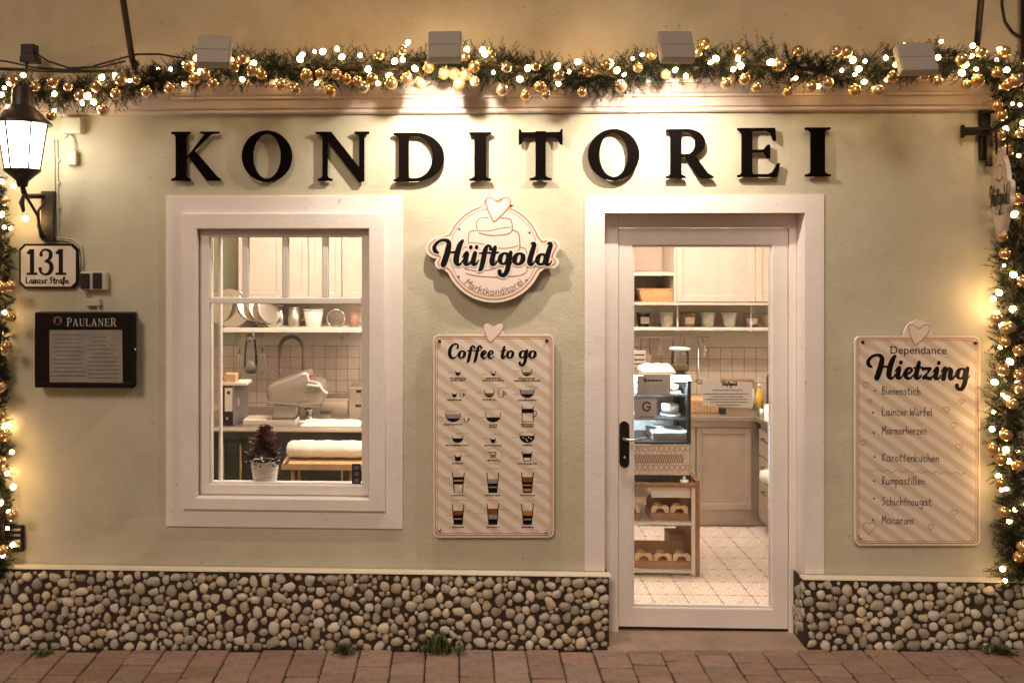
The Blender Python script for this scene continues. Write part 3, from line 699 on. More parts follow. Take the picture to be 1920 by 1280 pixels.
q = P(1171, 857, YD-0.004); MB().lathe([(0.007, 0), (0.007, 0.006), (0.003, 0.007)], q.x, YD-0.004, q.z, 10, M=Matrix.Rotation(math.pi/2, 3, 'X')).build('lock_cylinder', 'brushed', door)
# stone step under the door
m = MB(); zt = 0.070
m.add([(dxl-.01, -0.075, 0.022), (dxr+.01, -0.075, 0.040), (dxr+.01, -0.03, 0.052), (dxl-.01, -0.03, 0.040), (dxr+.01, 0.30, zt+.006), (dxl-.01, 0.30, zt-.004), (dxl-.01, -0.078, -0.06), (dxr+.01, -0.078, -0.06)],
      [(0, 1, 2, 3), (3, 2, 4, 5), (6, 7, 1, 0)]).build('door_step', 'step_stone', shop)

# window: stepped casing, recessed sash
ox0, ox1, oz0, oz1 = rect(311, 367, 755, 989, -0.012)
ix0, ix1, iz0, iz1 = rect(342, 399, 722, 957, -0.03)
win = link('window', None, shop)
def frame_band(m, o, i, y0, y1, c=0.004):
    m.frame(o, i, y0, y1, c)
m = MB(); frame_band(m, (ox0, ox1, oz0, oz1), (wx0, wx1, wz0, wz1), -0.014, 0.003); m.build('outer_casing', 'casing_paint', win)
m = MB(); frame_band(m, (ix0, ix1, iz0, iz1), (wx0-.0005, wx1+.0005, wz0-.0005, wz1+.0005), -0.034, -0.012, c=0.007); m.build('inner_casing', 'white_frame', win)
YW = 0.014
sx0, sx1, sz0, sz1 = rect(393, 445, 678, 908, YW)
m = MB(); frame_band(m, (wx0+.002, wx1-.002, wz0+.002, wz1-.002), (sx0, sx1, sz0, sz1), YW, YW+0.06, c=0.006); m.build('sash_frame', 'white_frame', win)
tz0, tz1 = P(540, 570, YW).z, P(540, 558, YW).z
B('transom', 'white_frame', win, sx0-.001, sx1+.001, YW+.004, YW+.05, tz0, tz1, c=0.005)
mxs = [(P(a, 500, YW).x, P(b, 500, YW).x) for a, b in ((453, 465), (528, 540), (603, 615))]
for a, b in mxs: B('muntin', 'white_frame', win, a, b, YW+.006, YW+.046, tz1-.001, sz1+.001, c=0.005)
edges = [sx0] + [v for ab in mxs for v in ab] + [sx1]
for k in range(4): B('pane', 'pane_glass', win, edges[2*k]+.001, edges[2*k+1]-.001, YW+.024, YW+.029, tz1+.001, sz1-.001)
B('pane', 'pane_glass', win, sx0+.001, sx1-.001, YW+.024, YW+.029, sz0+.001, tz0-.001)
a = P(411, 700, 0.2).x; B('inner_frame_post', 'white_frame', win, a, a+0.011, 0.19, 0.235, wz0+.004, wz1-.002)
B('inner_sill', 'white_frame', win, wx0+.002, wx1-.002, YW+.062, 0.27, wz0+.001, wz0+.010, c=0.004)

# ------------------------------------------------------------------ pebble plinth left and right of the door
YP = -0.042
def pebble_mesh(seed):
    r = random.Random(seed); bm = bmesh.new(); bmesh.ops.create_icosphere(bm, subdivisions=2, radius=1)
    ph = [r.uniform(0, 6.28) for _ in range(6)]
    planes = [(Vector((r.uniform(-1, 1), r.uniform(-1, .2), r.uniform(-1, 1))).normalized(), r.uniform(.72, .95)) for _ in range(5)]
    for v in bm.verts:
        n = v.co.normalized(); k = 1+0.10*math.sin(2.1*n.x*2+ph[0])+0.09*math.sin(3*n.z+ph[1])+0.07*math.sin(4*n.x*n.z+ph[2])+0.05*math.sin(5*n.z-3*n.x+ph[3])
        q = n*k
        for pn, pd in planes:
            e = q.dot(pn)-pd
            if e > 0: q = q-pn*e*0.85
        q.x = math.copysign(abs(q.x)**0.9, q.x); q.z = math.copysign(abs(q.z)**0.9, q.z)
        v.co = q
    # the half sunk in mortar is not needed
    bmesh.ops.delete(bm, geom=[v for v in bm.verts if v.co.y > 0.45], context='VERTS')
    me = bpy.data.meshes.new('pebble'); bm.to_mesh(me); bm.free(); me.materials.append(MATS['pebble'])
    for p in me.polygons: p.use_smooth = True
    return me
PEB = [pebble_mesh(100+i) for i in range(14)]
def pack(x0, x1, z0f, z1, seed, rmax=0.046, rmin=0.0125):
    """stones of falling size dropped where they fit; z0f: foot line as function of x"""
    r = np.random.default_rng(seed); pts = np.zeros((0, 3)); out = []
    kf = (x1-x0)/3.6
    for lo, hi, tries in ((0.027, 0.032, 300), (0.0225, 0.027, 3000), (0.0185, 0.0225, 9000), (0.0150, 0.0188, 16000), (0.0112, 0.0150, 16000)):
        tries = int(tries*kf); xs = r.uniform(x0, x1, tries); zs = r.uniform(0, 1, tries); rs = r.uniform(lo, hi, tries)
        for x, u, q in zip(xs, zs, rs):
            zb = z0f(x); z = zb+q*0.85+(z1-zb-q*1.7)*u
            if x-q*0.8 < x0 or x+q*0.8 > x1: continue
            if len(pts) and np.any((pts[:, 0]-x)**2+(pts[:, 1]-z)**2 < ((pts[:, 2]+q)*0.985)**2): continue
            pts = np.vstack([pts, (x, z, q)]); out.append((x, z, q))
    return out
def plinth(name, label, xa, xb, seed, side):
    z1 = ZL-0.014
    th = thing(name, label, 'plinth', ((xa+xb)/2, -0.02, 0))
    body = MB()
    rel = lambda x: gz(x)-0.06
    NX, NZ = max(8, int((xb-xa)*22)), 9; rr = random.Random(seed+5)
    vs = [(xa+(xb-xa)*i/NX, YP+(rr.uniform(-.004, .004) if 0 < i < NX else 0), rel(xa+(xb-xa)*i/NX)+(z1-rel(xa+(xb-xa)*i/NX))*k/NZ) for i in range(NX+1) for k in range(NZ+1)]
    body.add(vs, [(i*(NZ+1)+k, (i+1)*(NZ+1)+k, (i+1)*(NZ+1)+k+1, i*(NZ+1)+k+1) for i in range(NX) for k in range(NZ)])
    for x, yb_ in ((xa, 0.14), (xb, 0.14)):
        body.add([(x, YP, rel(x)), (x, yb_, rel(x)), (x, yb_, z1), (x, YP, z1)], [(0, 1, 2, 3)])
    body.add([(xa, YP, z1), (xb, YP, z1), (xb, 0.0, z1), (xa, 0.0, z1)], [(0, 1, 2, 3)])
    body.build('mortar_bed', 'mortar', th)
    # sloped painted ledge on top
    lm = MB(); e0, e1 = (xa-0.0, xb+0.012) if side == 'L' else (xa-0.012, xb)
    lm.add([(e0, YP-0.010, z1+.001), (e1, YP-0.010, z1+.001), (e1, YP-0.009, z1+.006), (e0, YP-0.009, z1+.006), (e1, -0.0065, z1+.0115), (e0, -0.0065, z1+.0115), (e1, -0.0065, z1+.001), (e0, -0.0065, z1+.001)],
           [(0, 1, 2, 3), (3, 2, 4, 5), (0, 7, 6, 1), (1, 6, 4, 2), (0, 3, 5, 7)])
    lm.build('ledge', 'ledge_paint', th)
    st = pack(xa+.004, xb-.004, lambda x: gz(x)-0.004, z1-.004, seed)
    vis = lambda s: P(-40, 1100, YP).x < s[0] < P(1960, 1100, YP).x
    vs_ = sorted([s for s in st if vis(s)], key=lambda s: -s[2]); rest = vs_[285:]+[s for s in st if not vis(s)]
    rr = random.Random(seed)
    def place(s):
        asp = rr.uniform(0.84, 1.2)
        return (s[0], YP+s[2]*rr.uniform(0.0, 0.25), s[1]), (rr.uniform(-.15, .15), rr.choice((0, 0, rr.uniform(-1.2, 1.2), rr.uniform(-.5, .5))), rr.uniform(-.2, .2)), (s[2]*asp*1.12, s[2]*rr.uniform(0.55, 0.8), s[2]/asp*1.12)
    for s in vs_[:285]:
        o = bpy.data.objects.new('pebble', rr.choice(PEB)); COL.objects.link(o); o.parent = th; o.matrix_parent_inverse = Matrix.Translation(-OFF[th.name])
        l, e, sc = place(s); o.location = l; o.rotation_euler = e; o.scale = sc
    # stones on the return into the doorway
    xr, sg = (xb, 1) if side == 'L' else (xa, -1)
    fill = MB()
    def bake(l, e, sc, me):
        M = Matrix.LocRotScale(Vector(l), Euler(e), Vector(sc)); base = len(fill.v)
        fill.v += [tuple(M @ v.co) for v in me.vertices]
        for p in me.polygons: fill.f.append([base+i for i in p.vertices]); fill.m.append(0); fill.sm.append(True)
    low = []
    for me in PEB[:6]: low.append(me)
    for s in rest:
        l, e, sc = place(s); bake(l, e, sc, rr.choice(low))
    for _ in range(26):
        y, z, r_ = rr.uniform(YP+.02, 0.08), rr.uniform(gz(xr)+0.02, z1-.02), rr.uniform(.016, .03)
        M = Matrix.LocRotScale(Vector((xr, y, z)), Euler((0, 0, sg*math.pi/2)), Vector((r_, r_*.5, r_*1.1))); me = rr.choice(low); base = len(fill.v)
        fill.v += [tuple(M @ v.co) for v in me.vertices]
        for p in me.polygons: fill.f.append([base+i for i in p.vertices]); fill.m.append(0); fill.sm.append(True)
    o = fill.build('small_pebbles', 'pebble_mass', th); o['kind'] = 'stuff'
    return th
plinth('pebble_plinth', 'long low plinth of rounded pebbles set in dark mortar left of the door', -4.8, dxl, 3, 'L')
plinth('pebble_plinth', 'short low plinth of rounded pebbles right of the door', dxr, 4.8, 11, 'R')
# ------------------------------------------------------------------ raised letters
LET = [('K', 321, 413, 247, 339), ('O', 453, 547, 247, 339), ('N', 591, 692, 247, 339), ('D', 738, 833, 249, 340), ('I', 880, 921, 248, 339),
       ('T', 973, 1055, 246, 338), ('O', 1103, 1199, 244, 336), ('R', 1250, 1338, 242, 334), ('E', 1384, 1463, 240, 332), ('I', 1511, 1558, 239, 331)]
NTH = {'K': 'K', 'N': 'N', 'D': 'D', 'T': 'T', 'R': 'R', 'E': 'E'}
YL0, YL1 = -0.034, -0.017
seen = {}
for ch, a, b, t, bo in LET:
    seen[ch] = seen.get(ch, 0)+1
    where = {'O': ('first letter O, standing between K and N', 'second letter O, standing between T and R'), 'I': ('first letter I, standing between D and T', 'last letter I, at the right end after E')}
    lab = ('black raised ' + where[ch][seen[ch]-1] + ' of the shop sign') if ch in where else f'black raised serif letter {ch} of the shop sign above the openings'
    A, Bq = P(a, (t+bo)/2, YL0), P(b, (t+bo)/2, YL0); z0, z1 = P((a+b)/2, bo, YL0).z, P((a+b)/2, t, YL0).z
    th = thing('sign_letter', lab, 'letter', ((A.x+Bq.x)/2, YL1, z0), 'raised letters of the shop sign')
    pcs, w = serif_cap(ch); xs = [p[0] for q in pcs for p in q]; mn, mx_ = min(xs), max(xs)
    m = MB()
    for k, q in enumerate(pcs):
        m.prism([(A.x+(x-mn)/(mx_-mn)*(Bq.x-A.x), z0+y*(z1-z0)) for x, y in q], YL0-0.0004*k, YL1+0.0003*k)
    m.build('letter_body', 'black_letter', th)
    cx = {'K': 0.2, 'N': 0.19, 'D': 0.2, 'R': 0.2, 'E': 0.2, 'I': 0.22, 'T': 0.44, 'O': 0.1}[ch]
    for zz in (0.22, 0.78):
        x = A.x+(cx-mn)/(mx_-mn)*(Bq.x-A.x); z = z0+(z1-z0)*(0.5 if ch == 'O' and zz < 0.5 else zz)
        if ch == 'O': x, z = ((A.x+(Bq.x-A.x)*0.1, (z0+z1)/2) if zz < 0.5 else (A.x+(Bq.x-A.x)*0.9, (z0+z1)/2))
        MB().tube([(x, YL1-0.002, z), (x, 0.004, z)], 0.005, 6).build('standoff_pin', 'iron', th)

# ------------------------------------------------------------------ round logo sign
def to_world(pts, Y): return [(P(x, y, Y).x, P(x, y, Y).z) for x, y in pts]
Zc = lambda zx, zy: (780+zx/5.333, 350+zy/5.333)
def logo_outline(g=0.0):
    """circle with a heart on top and two lobes for the ends of the lettering (px)"""
    pts = []; cx, cy, r = 925.5, 473, 90+g
    c = lambda x, y, rr, a0, a1, n: [(x+rr*math.cos(math.radians(a0+(a1-a0)*k/n)), y+rr*math.sin(math.radians(a0+(a1-a0)*k/n))) for k in range(n+1)]
    pts += c(cx, cy, r, -72, -20, 10)                      # right shoulder
    pts += [(1017+g*.3, 451-g), (1030, 449-g)] + c(1034, 462, 12+g, -70, 10, 6)
    pts += [(1040+g, 474), (1037+g, 483)] + c(1036, 491, 8+g, -30, 95, 6)
    pts += [(1018+g*.4, 500+g)] + c(cx, cy, r, 24, 156, 26)
    pts += [(833-g*.4, 501+g), (826, 501+g)] + c(827, 493, 8+g, 95, 190, 5) + [(824-g, 483+g*.3), (818, 481+g)] + c(817, 465, 15+g, 95, 215, 8) + [(814-g*.5, 448-g), (826, 444-g)]
    pts += c(cx, cy, r, 202, 252, 10)
    pts += [(906-g*.6, 384), (907-g, 375-g*.3), (914-g*.3, 369-g), (925, 373-g), (934, 374-g), (944, 369-g), (955+g*.6, 372-g*.6), (958+g, 382), (954+g*.7, 389)]
    return pts
YS0, YS1 = -0.052, -0.030
cpt = P(925, 470, YS0)
lg = thing('logo_sign', 'round cream shop sign with layered cake drawing and heart, lettered Hüftgold Marktkonditorei', 'sign', (cpt.x, YS1, P(925, 563, YS0).z))
MB().prism(to_world(logo_outline(4), YS0), YS0, YS1).build('board', 'board_white', lg)
MB().prism([(p[0]*0.985+cpt.x*0.015, p[1]*0.985+cpt.z*0.015) for p in to_world(logo_outline(-2), YS0)], YS1+0.0005, -0.002).build('light_box_back', 'grey_metal', lg)
k = INK(YS0-0.0006)
k.disc(925.5, 473, 82, 0, 48)
k.build('pink_disc', 'print_pink', lg)
k = INK(YS0-0.0010); n_ = len(logo_outline()); k.ring(logo_outline(-1.2), logo_outline(-3.6), 0); k.build('copper_outline', 'print_copper', lg)
k = INK(YS0-0.0014)
k.stroke([(x, y) for x, y in [(925.5+82*math.cos(t/40*2*math.pi), 473+82*math.sin(t/40*2*math.pi)) for t in range(40)]], 0, w=0.9, closed=True, sub=2)
def cake(pts, w): k.stroke([(*Zc(x, y), w) for x, y in pts], 0, sub=5)
cake([(725, 310), (640, 318), (608, 350), (605, 400), (612, 432)], 1.3); cake([(845, 312), (925, 320), (955, 350), (962, 420), (940, 462), (860, 482), (740, 486), (630, 462)], 1.8)
cake([(615, 438), (720, 442), (850, 415), (945, 405)], 1.2); cake([(595, 436), (545, 450), (525, 490), (526, 600)], 1.3); cake([(968, 432), (1020, 460), (1036, 520), (1036, 620), (1000, 650)], 1.9)
cake([(530, 560), (620, 565), (720, 585), (830, 615), (930, 612), (1025, 590)], 1.3); cake([(1040, 605), (1090, 620), (1108, 660), (1105, 700)], 1.3)
cake([(460, 640), (480, 610), (520, 600)], 1.2); cake([(450, 660), (452, 720)], 1.2); cake([(1108, 800), (1105, 850), (1040, 885), (900, 900), (760, 903), (600, 890), (500, 865)], 1.4); cake([(490, 820), (600, 840), (740, 830), (850, 800)], 1.2)
k.build('cake_drawing', 'print_brown', lg)
k = INK(YS0-0.0020)
hp = [(826, 155), (880, 112), (930, 118), (943, 165), (915, 220), (850, 290), (780, 348), (745, 290), (715, 220), (700, 150), (715, 112), (760, 118)]
k.poly([Zc(x, y) for x, y in hp], 1)
k.stroke([(*Zc(x, y), 2.4) for x, y in hp], 0, closed=True, sub=5); k.build('heart', ['print_copper', 'print_pink'], lg)
k = INK(YS0-0.0030)
script_on(k, 'Hyftgold', 811.5, 497, 223, 23.6, 0, grow=5.5); k.build('lettering_outline', 'board_white', lg)
k = INK(YS0-0.0040)
script_on(k, 'Hyftgold', 811.5, 497, 223, 23.6, 0, grow=0.4); k.build('lettering', 'print_black', lg)
k = INK(YS0-0.0020)
text_on(k, 'Marktkonditorei', 0, 0, 124, 0, arc=(925.5, 473, 80, math.radians(90)+62/80*1.0)); k.build('small_lettering', 'print_brown', lg)
k = INK(YS0-0.0020)
for x, y in ((432, 425), (1135, 460), (427, 898), (1105, 935)): k.disc(*Zc(x, y), 1.9, 0, 10)
k.build('dot', 'print_black', lg)

# ------------------------------------------------------------------ coffee board
def board_outline(x0, y0, x1, y1, r, hx, hw, hh):
    pts = rrect(x0, y0, x1, y1, r); i = 0
    # rrect starts at the top right corner going clockwise; put the bump before it
    bump = [(hx+hw*math.cos(math.radians(a)), y0+hh*math.sin(math.radians(a))) for a in range(180, 361, 15)]
    return pts + bump
def sign_board(name, label, x0, y0, x1, y1, hx, hw, hh, screws):
    Y0, Y1 = -0.034, -0.020
    c = P((x0+x1)/2, y1, Y0); th = thing(name, label, 'sign', (c.x, Y1, c.z))
    pts = to_world(board_outline(x0, y0, x1, y1, 11, hx, hw, hh), Y0)
    MB().prism(pts, Y0, Y1).build('board', 'board_white', th)
    k = INK(Y0-0.0004); k.poly(rrect(x0+6, y0+6, x1-6, y1-6, 7), 0); k.build('striped_field', 'striped_print', th)
    k = INK(Y0-0.0008); k.ring(rrect(x0+3.2, y0+3.2, x1-3.2, y1-3.2, 9), rrect(x0+5.0, y0+5.0, x1-5.0, y1-5.0, 8)); k.ring(rrect(x0+7.6, y0+7.6, x1-7.6, y1-7.6, 7), rrect(x0+8.5, y0+8.5, x1-8.5, y1-8.5, 6)); k.build('border', 'print_copper', th)
    for sx, sy, kind in screws:
        q = P(sx, sy, Y0)
        MB().lathe([(0.0001, -0.012), (0.006, -0.0115), (0.0085, -0.008), (0.0085, 0.0)], q.x, q.y, q.z, 12, M=Matrix.Rotation(-math.pi/2, 3, 'X')).build('screw_cap', kind, th)
        MB().tube([(q.x, Y1-.001, q.z), (q.x, 0.002, q.z)], 0.006, 6).build('spacer', 'iron', th)
    return th, Y0
cb, YB = sign_board('coffee_board', 'tall striped coffee to go menu board with cup drawings, between window and door', 812, 627, 1039, 1007, 925, 22, 12,
                    [(824, 639, 'black_plastic'), (1025, 638, 'black_plastic'), (824, 992, 'steel'), (1023, 996, 'steel')])
k = INK(YB-0.0016); hp2 = [(925.5, 611), (935, 606), (943, 607), (944, 613), (939, 622), (930, 632), (919, 641), (912, 631), (908, 620), (907, 610), (911, 605.5), (918, 607)]
k.poly(hp2, 1); k.stroke([(x, y, 1.5) for x, y in hp2], 0, closed=True, sub=4); k.build('heart', ['print_copper', 'print_pink'], cb)
k = INK(YB-0.0012); script_on(k, 'Coffee', 839, 672, 87, 15.5, grow=4.0); script_on(k, 'to', 938, 672, 27, 15.5, grow=4.0); script_on(k, 'go', 972, 672, 35, 15.5, grow=4.0); k.build('title_outline', 'print_pink', cb)
k = INK(YB-0.0022); script_on(k, 'Coffee', 839, 672, 87, 15.5); script_on(k, 'to', 938, 672, 27, 15.5); script_on(k, 'go', 972, 672, 35, 15.5); k.build('title', 'print_black', cb)
# cup drawings: kind, centre x, top y, width, height
IK = ['print_black', 'print_grey', 'print_rust', 'print_amber', 'print_tan', 'print_pink']
def cup_icon(kind, cx, y0, w, h, fill=(), jug=None, cap=18, cap2=None, note=()):
    k = INK(YB-0.0016); x0, x1 = cx-w/2, cx+w/2; y1 = y0+h
    if kind == 'bowl':
        body = lambda t: [(x0+1+w*.10*t, y0+h*t), (x1-1-w*.10*t, y0+h*t)]
        arc = [(cx+(w/2-.6)*math.cos(math.radians(a)), y0+h*.30+(h*.70)*math.sin(math.radians(a))) for a in range(0, 181, 12)]
        for lo, hi, mi in fill:
            lo_, hi_ = y0+h*lo, y0+h*hi
            half = lambda yy: (w/2-.8)*math.sqrt(max(0, 1-max(0, (yy-y0-h*.3)/(h*.7))**2))
            ys = [lo_+(hi_-lo_)*i/8 for i in range(9)]
            k.poly([(cx-half(yy), yy) for yy in ys]+[(cx+half(yy), yy) for yy in reversed(ys)], mi)
        k.stroke([(x1, y0, 1.3)]+[(x, y, 1.3) for x, y in arc]+[(x0, y0, 1.3)], 0, smooth=False)
        k.stroke([(x1, y0+h*.25, 1.0), (x1+3.5, y0+h*.25, 1.0), (x1+4, y0+h*.5, 1.0), (x1-1, y0+h*.65, 1.0)], 5)
    else:
        tp = 0.0 if kind == 'mug' else 0.16
        xl = lambda t: x0+w*tp*t; xr = lambda t: x1-w*tp*t
        for lo, hi, mi in fill: k.poly([(xl(lo)+.8, y0+h*lo), (xr(lo)-.8, y0+h*lo), (xr(hi)-.8, y0+h*hi), (xl(hi)+.8, y0+h*hi)], mi)
        k.stroke([(x0, y0, 1.6), (xl(1), y1, 1.6), (xr(1), y1, 1.6), (x1, y0, 1.6)], 0, smooth=False)
        if kind == 'mug': k.stroke([(x1, y0+h*.3, 1.2), (x1+5, y0+h*.3, 1.2), (x1+5.5, y0+h*.55, 1.2), (x1, y0+h*.7, 1.2)], 0)
    if jug:
        jx, jy, jw, jh = jug
        k.stroke([(jx-jw/2, jy, 1.1), (jx-jw*.35, jy+jh, 1.1), (jx+jw*.35, jy+jh, 1.1), (jx+jw/2, jy, 1.1)], 0, smooth=False); k.stroke([(jx+jw*.45, jy+2, 1), (jx+jw*.9, jy+jh*.4, 1), (jx+jw*.4, jy+jh*.75, 1)], 0)
    squiggle(k, cx, y1+5.2, cap, 1.9, 0)
    if cap2: squiggle(k, cx, y1+9.2, cap2, 1.9, 0)
    for nx, ny, nw in note: squiggle(k, nx, ny, nw, 0.9, 4)
    k.build('cup_icon', IK, cb)
Q = lambda zx, zy: (790+zx/5.818, 590+zy/5.818); Q2 = lambda zx, zy: (790+zx/5.818, 800+zy/5.818)
BLK = lambda lo: ((lo, 1.0, 0),)
cup_icon('bowl', 858.7, 696, 9, 7.5, BLK(.25), cap=30, cap2=27, note=((845, 697.5, 10),))
cup_icon('bowl', 925, 696, 9, 7.5, BLK(.55), cap=28, cap2=40, note=((910, 700.5, 12),))
cup_icon('bowl', 988, 692, 19, 12, ((.45, 1, 0), (.62, .72, 4)), cap=30, cap2=50, note=((969, 695, 13),))
cup_icon('bowl', 852, 736.5, 9, 7.5, BLK(.25), jug=(865.5, 736.5, 7, 7), cap=27, note=((838, 736.5, 10), (870, 731, 18)))
cup_icon('bowl', 917.5, 731.5, 19, 12, ((.45, 1, 0), (.62, .72, 4)), jug=(939, 732, 11, 12), cap=26, note=((898, 735, 11), (945, 726.5, 20)))
cup_icon('bowl', 988.5, 728.5, 27, 16, ((.12, .62, 1), (.62, 1, 0)), cap=35, note=((968, 738, 11), (996, 724, 24)))
cup_icon('bowl', 849.5, 774, 28, 16, ((.12, .62, 1), (.62, 1, 0)), jug=(874, 782.5, 8, 8), cap=34, note=((829, 782, 10), (880, 777, 20), (849, 770, 24)))
cup_icon('bowl', 924.5, 773.5, 28, 17, BLK(.5), cap=15, cap2=15, note=((903, 782.5, 10), (924, 765.5, 36)))
cup_icon('mug', 989.5, 762, 21, 28, ((.14, .42, 0),), cap=25, cap2=22, note=((971, 776.5, 10),))
cup_icon('bowl', 858, 817, 20, 12, ((.35, 1, 0),), cap=44, note=((838, 820, 9), (866, 811.5, 22)))
cup_icon('bowl', 924.7, 821, 10, 8.5, BLK(.25), cap=32, note=((910, 822, 11), (931, 814, 22)))
cup_icon('bowl', 988.5, 813, 28, 16, ((.22, 1, 0),), cap=19, note=((965, 819.5, 9), (991, 809, 28)))
k = INK(YB-0.0024)
for x, y in ((981, 820), (986.5, 823), (991.5, 819.5), (996, 822), (988.5, 826)): k.disc(x, y, 1.3, 0, 8)
k.build('marshmallow_dots', 'print_pink', cb)
cup_icon('glass', 858.5, 852, 12, 11, BLK(.35), cap=22, note=((844, 857, 9), (878, 853.5, 18), (863, 845, 32)))
cup_icon('glass', 988.5, 846.5, 18, 17, ((.2, 1, 0), (.66, .98, 5)), cap=38, note=((967, 858, 18), (1009, 850, 12)))
k = INK(YB-0.0016); k.stroke([(925+17*math.cos(t/24*2*math.pi), 854+15*math.sin(t/24*2*math.pi), .6) for t in range(24)], 1, closed=True, sub=2)
k.stroke([(919, 847, 1.5), (920, 851, 1.5), (925, 853, 1.5), (929.5, 851, 1.5), (930, 847, 1.5)], 0); k.stroke([(920, 857, 1.3), (929, 853.5, 1.3)], 0); k.stroke([(929, 857, 1.3), (920, 853.5, 1.3)], 0); k.rectp(919, 846.5, 930, 848, 0); k.disc(916, 847, 1.3, 0, 8)
squiggle(k, 925, 862.5, 22, 1.8, 2); k.build('stamp', ['print_rust', 'print_tan', 'print_black'], cb)
for cx, fl, nt_ in ((859.5, ((.22, .58, 0), (.36, .44, 4)), ((839, 896, 13), (876, 912.5, 8), (868, 878, 22))), (924, ((.32, .54, 1), (.54, 1, 0), (.70, .76, 4)), ((905, 907.5, 12), (943, 898, 12), (929, 878, 34))), (989, ((.22, .47, 2), (.47, 1, 0), (.6, .66, 4), (.80, .94, 3)), ((968, 898, 12), (1009, 903, 12), (996, 878, 32)))):
    cup_icon('glass', cx, 885.5, 22, 37.5, fl, cap=28, note=nt_)
for cx, fl, nt_ in ((859, ((.32, .54, 2), (.54, 1, 0), (.70, .76, 4)), ((840, 966, 12), (878, 957.5, 14), (863, 937, 32))), (924, ((.22, .52, 2), (.52, .74, 1), (.74, 1, 0)), ((899, 962, 20), (947, 954, 18), (929, 937, 32))), (989, ((.32, .56, 3), (.56, 1, 0), (.72, .78, 4)), ((968, 968, 12), (1013, 959, 18), (993, 938, 32)))):
    cup_icon('glass', cx, 944.5, 22, 38, fl, cap=22, note=nt_)

# ------------------------------------------------------------------ Dependance board
db, YB2 = sign_board('cake_list_board', 'tall striped Dependance Hietzing board with handwritten cake list, right of the door', 1603, 630, 1838, 1022, 1722, 27, 30,
                     [(1617, 641, 'black_plastic'), (1828, 643, 'black_plastic'), (1612, 1006, 'steel'), (1824, 1011, 'steel')])
k = INK(YB2-0.0016); hp3 = [(1724, 616), (1734, 609), (1743, 611), (1742, 620), (1733, 633), (1717, 646), (1709, 634), (1705, 620), (1704, 611), (1709, 609), (1716, 611)]
k.poly(hp3, 1); k.stroke([(x, y, 1.7) for x, y in hp3], 0, closed=True, sub=4); k.build('heart', ['print_copper', 'print_pink'], db)
k = INK(YB2-0.0012); text_on(k, 'Dependance', 1668, 663, 107, 0, slope=0.008); k.build('small_title', 'print_black', db)
k = INK(YB2-0.0012); script_on(k, 'Hietzing', 1625, 709, 192, 22, grow=5, slope=0.015); k.build('title_outline', 'print_pink', db)
k = INK(YB2-0.0022); script_on(k, 'Hietzing', 1625, 709, 192, 22, grow=0.5, slope=0.015); k.build('title', 'print_black', db)
for wd, y, x1 in (('Bienenstich', 739, 1727), ('Lainzer Wyrfel', 778, 1750), ('Marmorherzen', 813, 1739), ('Karottenkuchen', 864, 1762), ('Rumpastillen', 907, 1735), ('Schichtnougat', 946, 1748), ('Macarons', 981, 1715)):
    k = INK(YB2-0.0016); hand_on(k, wd, 1654, y, x1-1654, 8.2, 1.25, slope=0.012, jit=0.07); k.build('handwritten_line', 'marker', db)
k = INK(YB2-0.0016)
for y in (732, 773, 811, 856, 901, 934, 974): k.disc(1638.5+rnd.uniform(-2, 2), y, 1.8, 0, 8)
k.stroke([(1627+i*9.2, 879+(4 if i % 2 else -1)+i*.35, 1.0) for i in range(21)], 1)
for x, y, s_ in ((1623, 721, 12), (1631, 751, 8), (1775, 767, 12), (1789, 797, 12), (1618, 829, 11), (1798, 837, 14), (1630, 988, 24), (1746, 987, 12), (1790, 960, 12), (1804, 752, 10)):
    k.stroke([(a, b, 1.1) for a, b in heart(x, y, s_, s_, 0.15, 14)], 1, closed=True, sub=2)
k.build('doodle', ['marker', 'print_copper'], db)

# ------------------------------------------------------------------ house number plate
np_ = thing('house_number_plate', 'white enamel house number plate 131 with dark rim and street name', 'sign', (P(90, 541, -.02).x, -.004, P(90, 541, -.02).z))
def octa(x0, y0, x1, y1, c): return [(x0+c, y0), (x1-c, y0), (x1, y0+c), (x1, y1-c), (x1-c, y1), (x0+c, y1), (x0, y1-c), (x0, y0+c)]
MB().prism(to_world(octa(35, 457, 146, 541, 10), -.024), -.024, -.003, inset=0.02).build('plate_rim', 'enamel_black', np_)
k = INK(-.0262); k.poly(octa(39, 461, 142, 537, 9)); k.build('plate_face', 'enamel', np_)
k = INK(-.0268)
def one(x):
    k.poly([(x+6, 467), (x+14, 467), (x+14, 513), (x+6, 513)]); k.poly([(x, 511), (x+20, 511), (x+20, 515.5), (x, 515.5)]); k.poly([(x+6, 467), (x+6, 477), (x, 476), (x, 473)])
one(50); one(104)
k.stroke([(77, 478, 7), (78, 471.5, 4), (85, 468, 4), (93, 471, 6), (95, 478, 8), (92, 486, 6), (85, 489.5, 4)], 0)
k.stroke([(85, 489.5, 4), (94, 493, 7), (96.5, 502, 8.5), (93, 511, 7), (85, 514.5, 4), (77, 511, 4), (75.5, 504, 7)], 0)
hand_on(k, 'Lainzer Straqe', 48.5, 531, 82, 6.4, 2.4, nib=0.9); k.build('lettering', 'enamel_black', np_)

